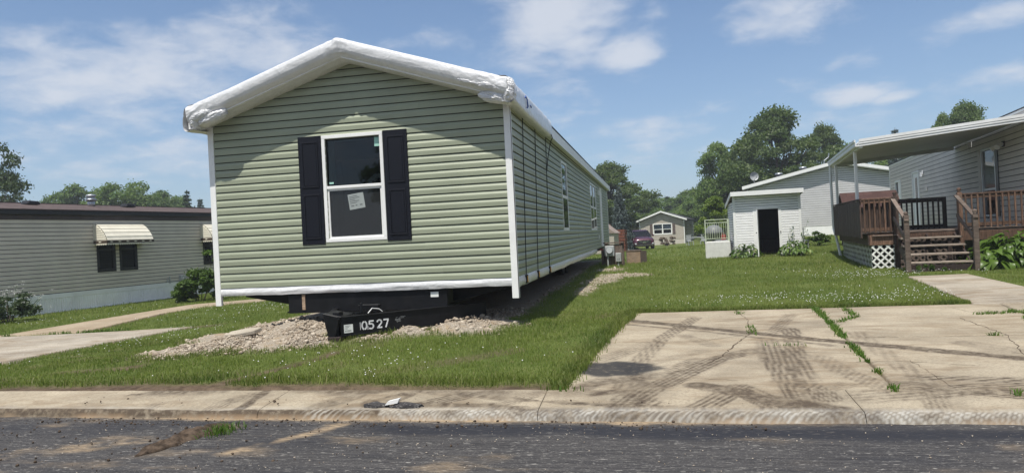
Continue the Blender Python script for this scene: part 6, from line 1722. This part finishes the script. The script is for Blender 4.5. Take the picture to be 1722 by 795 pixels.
# ---------------------------------------------------------------- tan house in the distance
TH = thing('mobile_home', 'small tan home with white gable edge and brown shutters in the distance', 'mobile home', (1.02, 75.6, -.12), R(-6.5))
fT = wallframe((0, 0, 0), (1, 0, 0), (0, -1, 0)); TW = 2.28
ht = lambda z: min(TW, max(0, (3.30-z)/.36))
siding(TH, fT, 'tan_siding', .55, .2, lambda z: -ht(z), ht, [(-.85, 1.0, 1.15, 2.15)], 3.25, lap=.015, bend=.9, gap=.02)
MB().box(-TW, TW, -.01, .06, -.3, .545).build('skirting', 'skirt_tan', TH)
fT2 = wallframe((TW, 0, 0), (0, 1, 0), (1, 0, 0)); siding(TH, fT2, 'tan_siding', .55, .2, lambda z: .05, lambda z: 16, (), 2.45, lap=.015, bend=.9, gap=.02)
MB().box(TW-.05, TW, .06, 16, -.3, .545).build('skirting', 'tan_siding', TH); MB().box(-TW, -TW+.06, .07, 16, -.3, 2.4).build('side_wall', 'tan_siding', TH)
for s in (-1, 1):
    MB().prism([(0, 3.52), (0, 3.48), (TW+.3, 3.48-.36*(TW+.3)), (TW+.3, 3.52-.36*(TW+.3))], lambda p, q, d: (s*p, d, q), -.35, 16.3).build('roof_slope', 'shingle_dark', TH)
    MB().prism([(0, 3.535), (0, 3.36), (TW+.31, 3.36-.36*(TW+.31)), (TW+.31, 3.535-.36*(TW+.31))], lambda p, q, d: (s*p, d, q), -.38, -.351).build('fascia', 'white_trim', TH)
    MB().box(*sorted((s*(TW-.06), s*(TW+.02))), -.02, -.0, -.3, 2.5).build('corner_trim', 'white_trim', TH)
tw = window(TH, fT, -.90, 1.05, 1.08, 2.22, w=.09, mull=1, lower='glass_dark', upper='glass', mid=.48)
for u0, u1, z0, z1 in ((-.78, -.02, 1.2, 2.14), (.12, .92, 1.66, 2.14)): 
    cn = MB().grid(lambda u, v: fT(u0+(u1-u0)*u, -.05+.015*math.sin(u*26), z0+(z1-z0)*v), 30, 2).build('curtain', 'white_film', TH, fix=False)
for u0 in (-1.22, 1.10): MB().fbox(fT, u0, u0+.27, .017, .05, 1.10, 2.20).build('shutter', 'shutter_brown', TH)
AN = thing('lean_to', 'cream lean-to with a slanting roof at the left side of the tan home', 'shed', (-1.75, 78.6, -.3), R(-6.5))
fA = wallframe((0, 0, 0), (1, 0, 0), (0, -1, 0))
MB().prism([(-.95, 0), (.6, 0), (.6, 2.75), (-.95, 2.05)], lambda p, q, d: (p, d, q), .0, 4).build('wall', 'cream_siding', AN)
MB().prism([(-1.05, 2.03), (.6, 2.77), (.6, 2.85), (-1.05, 2.11)], lambda p, q, d: (p, d, q), -.15, 4.1).build('roof', 'white_trim', AN)
MB().fbox(fA, -.95, .6, .002, .03, 1.25, 1.33).build('trim_board', 'white_trim', AN)
p_ = at(1123, 413, 70); shrub((p_.x, p_.y, Hs(p_.x, p_.y)-.05), .95, .6, 1.15, 'leaf_purple', 4200, .13, 'reddish bare looking bush in front of the tan house window', clumps=28, zbase=.02, stems=5)

# ---------------------------------------------------------------- maroon car
p_ = at(1084, 417, 61); CZ = Hs(p_.x, p_.y)
CR = thing('parked_car', 'maroon crossover parked nose on beside the tan house', 'car', (p_.x, p_.y, CZ), R(-3+13))
# body from stations nose to tail: (y, half width, sill, belt height); nose towards -y
ST_ = [(0, .62, .42, .72), (.06, .80, .30, .86), (.25, .89, .24, .94), (.75, .925, .22, 1.02), (1.35, .93, .22, 1.08), (2.4, .93, .22, 1.10), (3.5, .93, .24, 1.14), (4.2, .91, .30, 1.12), (4.5, .84, .40, 1.02), (4.56, .70, .48, .90)]
b = MB(); m_ = 12
for y, w, s0, bz in ST_:
    ring = [(-w*.86, s0), (-w*.97, s0+.12), (-w, s0+(bz-s0)*.45), (-w*.985, bz-.16), (-w*.90, bz-.03), (-w*.45, bz+.035), (w*.45, bz+.035), (w*.90, bz-.03), (w*.985, bz-.16), (w, s0+(bz-s0)*.45), (w*.97, s0+.12), (w*.86, s0)]
    b.v += [(x, y, z) for x, z in ring]
for i in range(len(ST_)-1):
    for k in range(m_): a = i*m_+k; c = i*m_+(k+1) % m_; b.f.append((a, c, c+m_, a+m_))
b.f.append(tuple(range(m_))); b.f.append(tuple(range((len(ST_)-1)*m_, len(ST_)*m_))[::-1])
cbody = b.build('body', 'maroon_paint', CR, True)
CB = [(1.18, .80, 1.06, 1.07), (1.95, .66, 1.08, 1.56), (2.4, .66, 1.08, 1.64), (3.4, .65, 1.08, 1.62), (4.05, .62, 1.08, 1.45), (4.42, .66, 1.06, 1.08)]
b = MB()
for y, wt, z0, z1 in CB: b.v += [(-.85, y, z0), (-wt, y, z1), (wt, y, z1), (.85, y, z0)]
for i in range(len(CB)-1):
    for k in range(3): a = i*4+k; b.f.append((a, a+1, a+5, a+4))
b.build('windows', 'glass_dark', CR)
MB().add([(-.64, 1.98, 1.585), (.64, 1.98, 1.585), (.64, 4.0, 1.49), (-.64, 4.0, 1.49), (-.6, 2.3, 1.675), (.6, 2.3, 1.675), (.6, 3.5, 1.655), (-.6, 3.5, 1.655)], [(4, 5, 6, 7), (0, 1, 5, 4), (1, 2, 6, 5), (2, 3, 7, 6), (3, 0, 4, 7)]).build('roof', 'maroon_paint', CR)
for s in (-1, 1):
    MB().bar((s*.84, 1.2, 1.07), (s*.66, 1.97, 1.59), .05, .05).build('pillar', 'dark_frame', CR)
    MB().hexa([(s*.52, .10, .80), (s*.86, .30, .82), (s*.86, .36, .82), (s*.52, .16, .80), (s*.54, .11, .86), (s*.87, .31, .90), (s*.87, .37, .90), (s*.54, .17, .86)]).build('headlight', 'lamp_glass', CR)
    MB().box(s*.70-.10, s*.70+.10, .02, .10, .46, .56).build('fog_lamp', 'lamp_glass', CR)
    MB().box(*sorted((s*.94, s*1.10)), 1.42, 1.52, 1.08, 1.24).build('mirror', 'maroon_paint', CR, bevel=.02)
    for y in (.85, 3.62):
        t = MB().tube([(s*.72, y, .36), (s*.95, y, .36)], .36, 22).build('tyre', 'black_rubber', CR)
        MB().tube([(s*.94, y, .36), (s*.962, y, .36)], .235, 14).build('rim', 'chrome', t)
gr = MB().box(-.55, .55, -.03, .05, .50, .74).build('grille', 'dark_frame', CR, bevel=.02)
MB().box(-.60, .60, -.045, .04, .745, .775).build('chrome_strip', 'chrome', CR); MB().box(-.12, .12, -.055, -.031, .56, .66).build('badge', 'chrome', gr)
for s in (-1, 1): MB().hexa([(s*.04, -.05, .53), (s*.09, -.05, .53), (s*.09, -.03, .53), (s*.04, -.03, .53), (s*.36, -.05, .745), (s*.41, -.05, .745), (s*.41, -.03, .745), (s*.36, -.03, .745)]).build('grille_wing', 'chrome', gr)
MB().box(-.75, .75, -.02, .08, .36, .44).build('lower_grille', 'dark_frame', CR, bevel=.02); MB().box(-.7, .7, -.035, .03, .33, .355).build('chrome_strip', 'chrome', CR)
MB().add([(-.76, 1.30, 1.135), (.76, 1.30, 1.135), (.62, 1.93, 1.565), (-.62, 1.93, 1.565)], [(0, 1, 2, 3)]).build('windscreen', 'glass', CR)

# ---------------------------------------------------------------- summer haze
hzm = bpy.data.materials.new('haze_air'); hzm.use_nodes = True
hn = hzm.node_tree.nodes; hn.clear()
ho = hn.new('ShaderNodeOutputMaterial'); hv = hn.new('ShaderNodeVolumePrincipled')
hv.inputs['Color'].default_value = (.86, .92, 1.0, 1); hv.inputs['Density'].default_value = .0010; hv.inputs['Anisotropy'].default_value = .2
hzm.node_tree.links.new(hv.outputs[0], ho.inputs['Volume'])
M['haze_air'] = hzm
MB().box(-1100, 1100, -1100, 1100, -2.5, 26).build('haze', 'haze_air', None, kind='stuff')
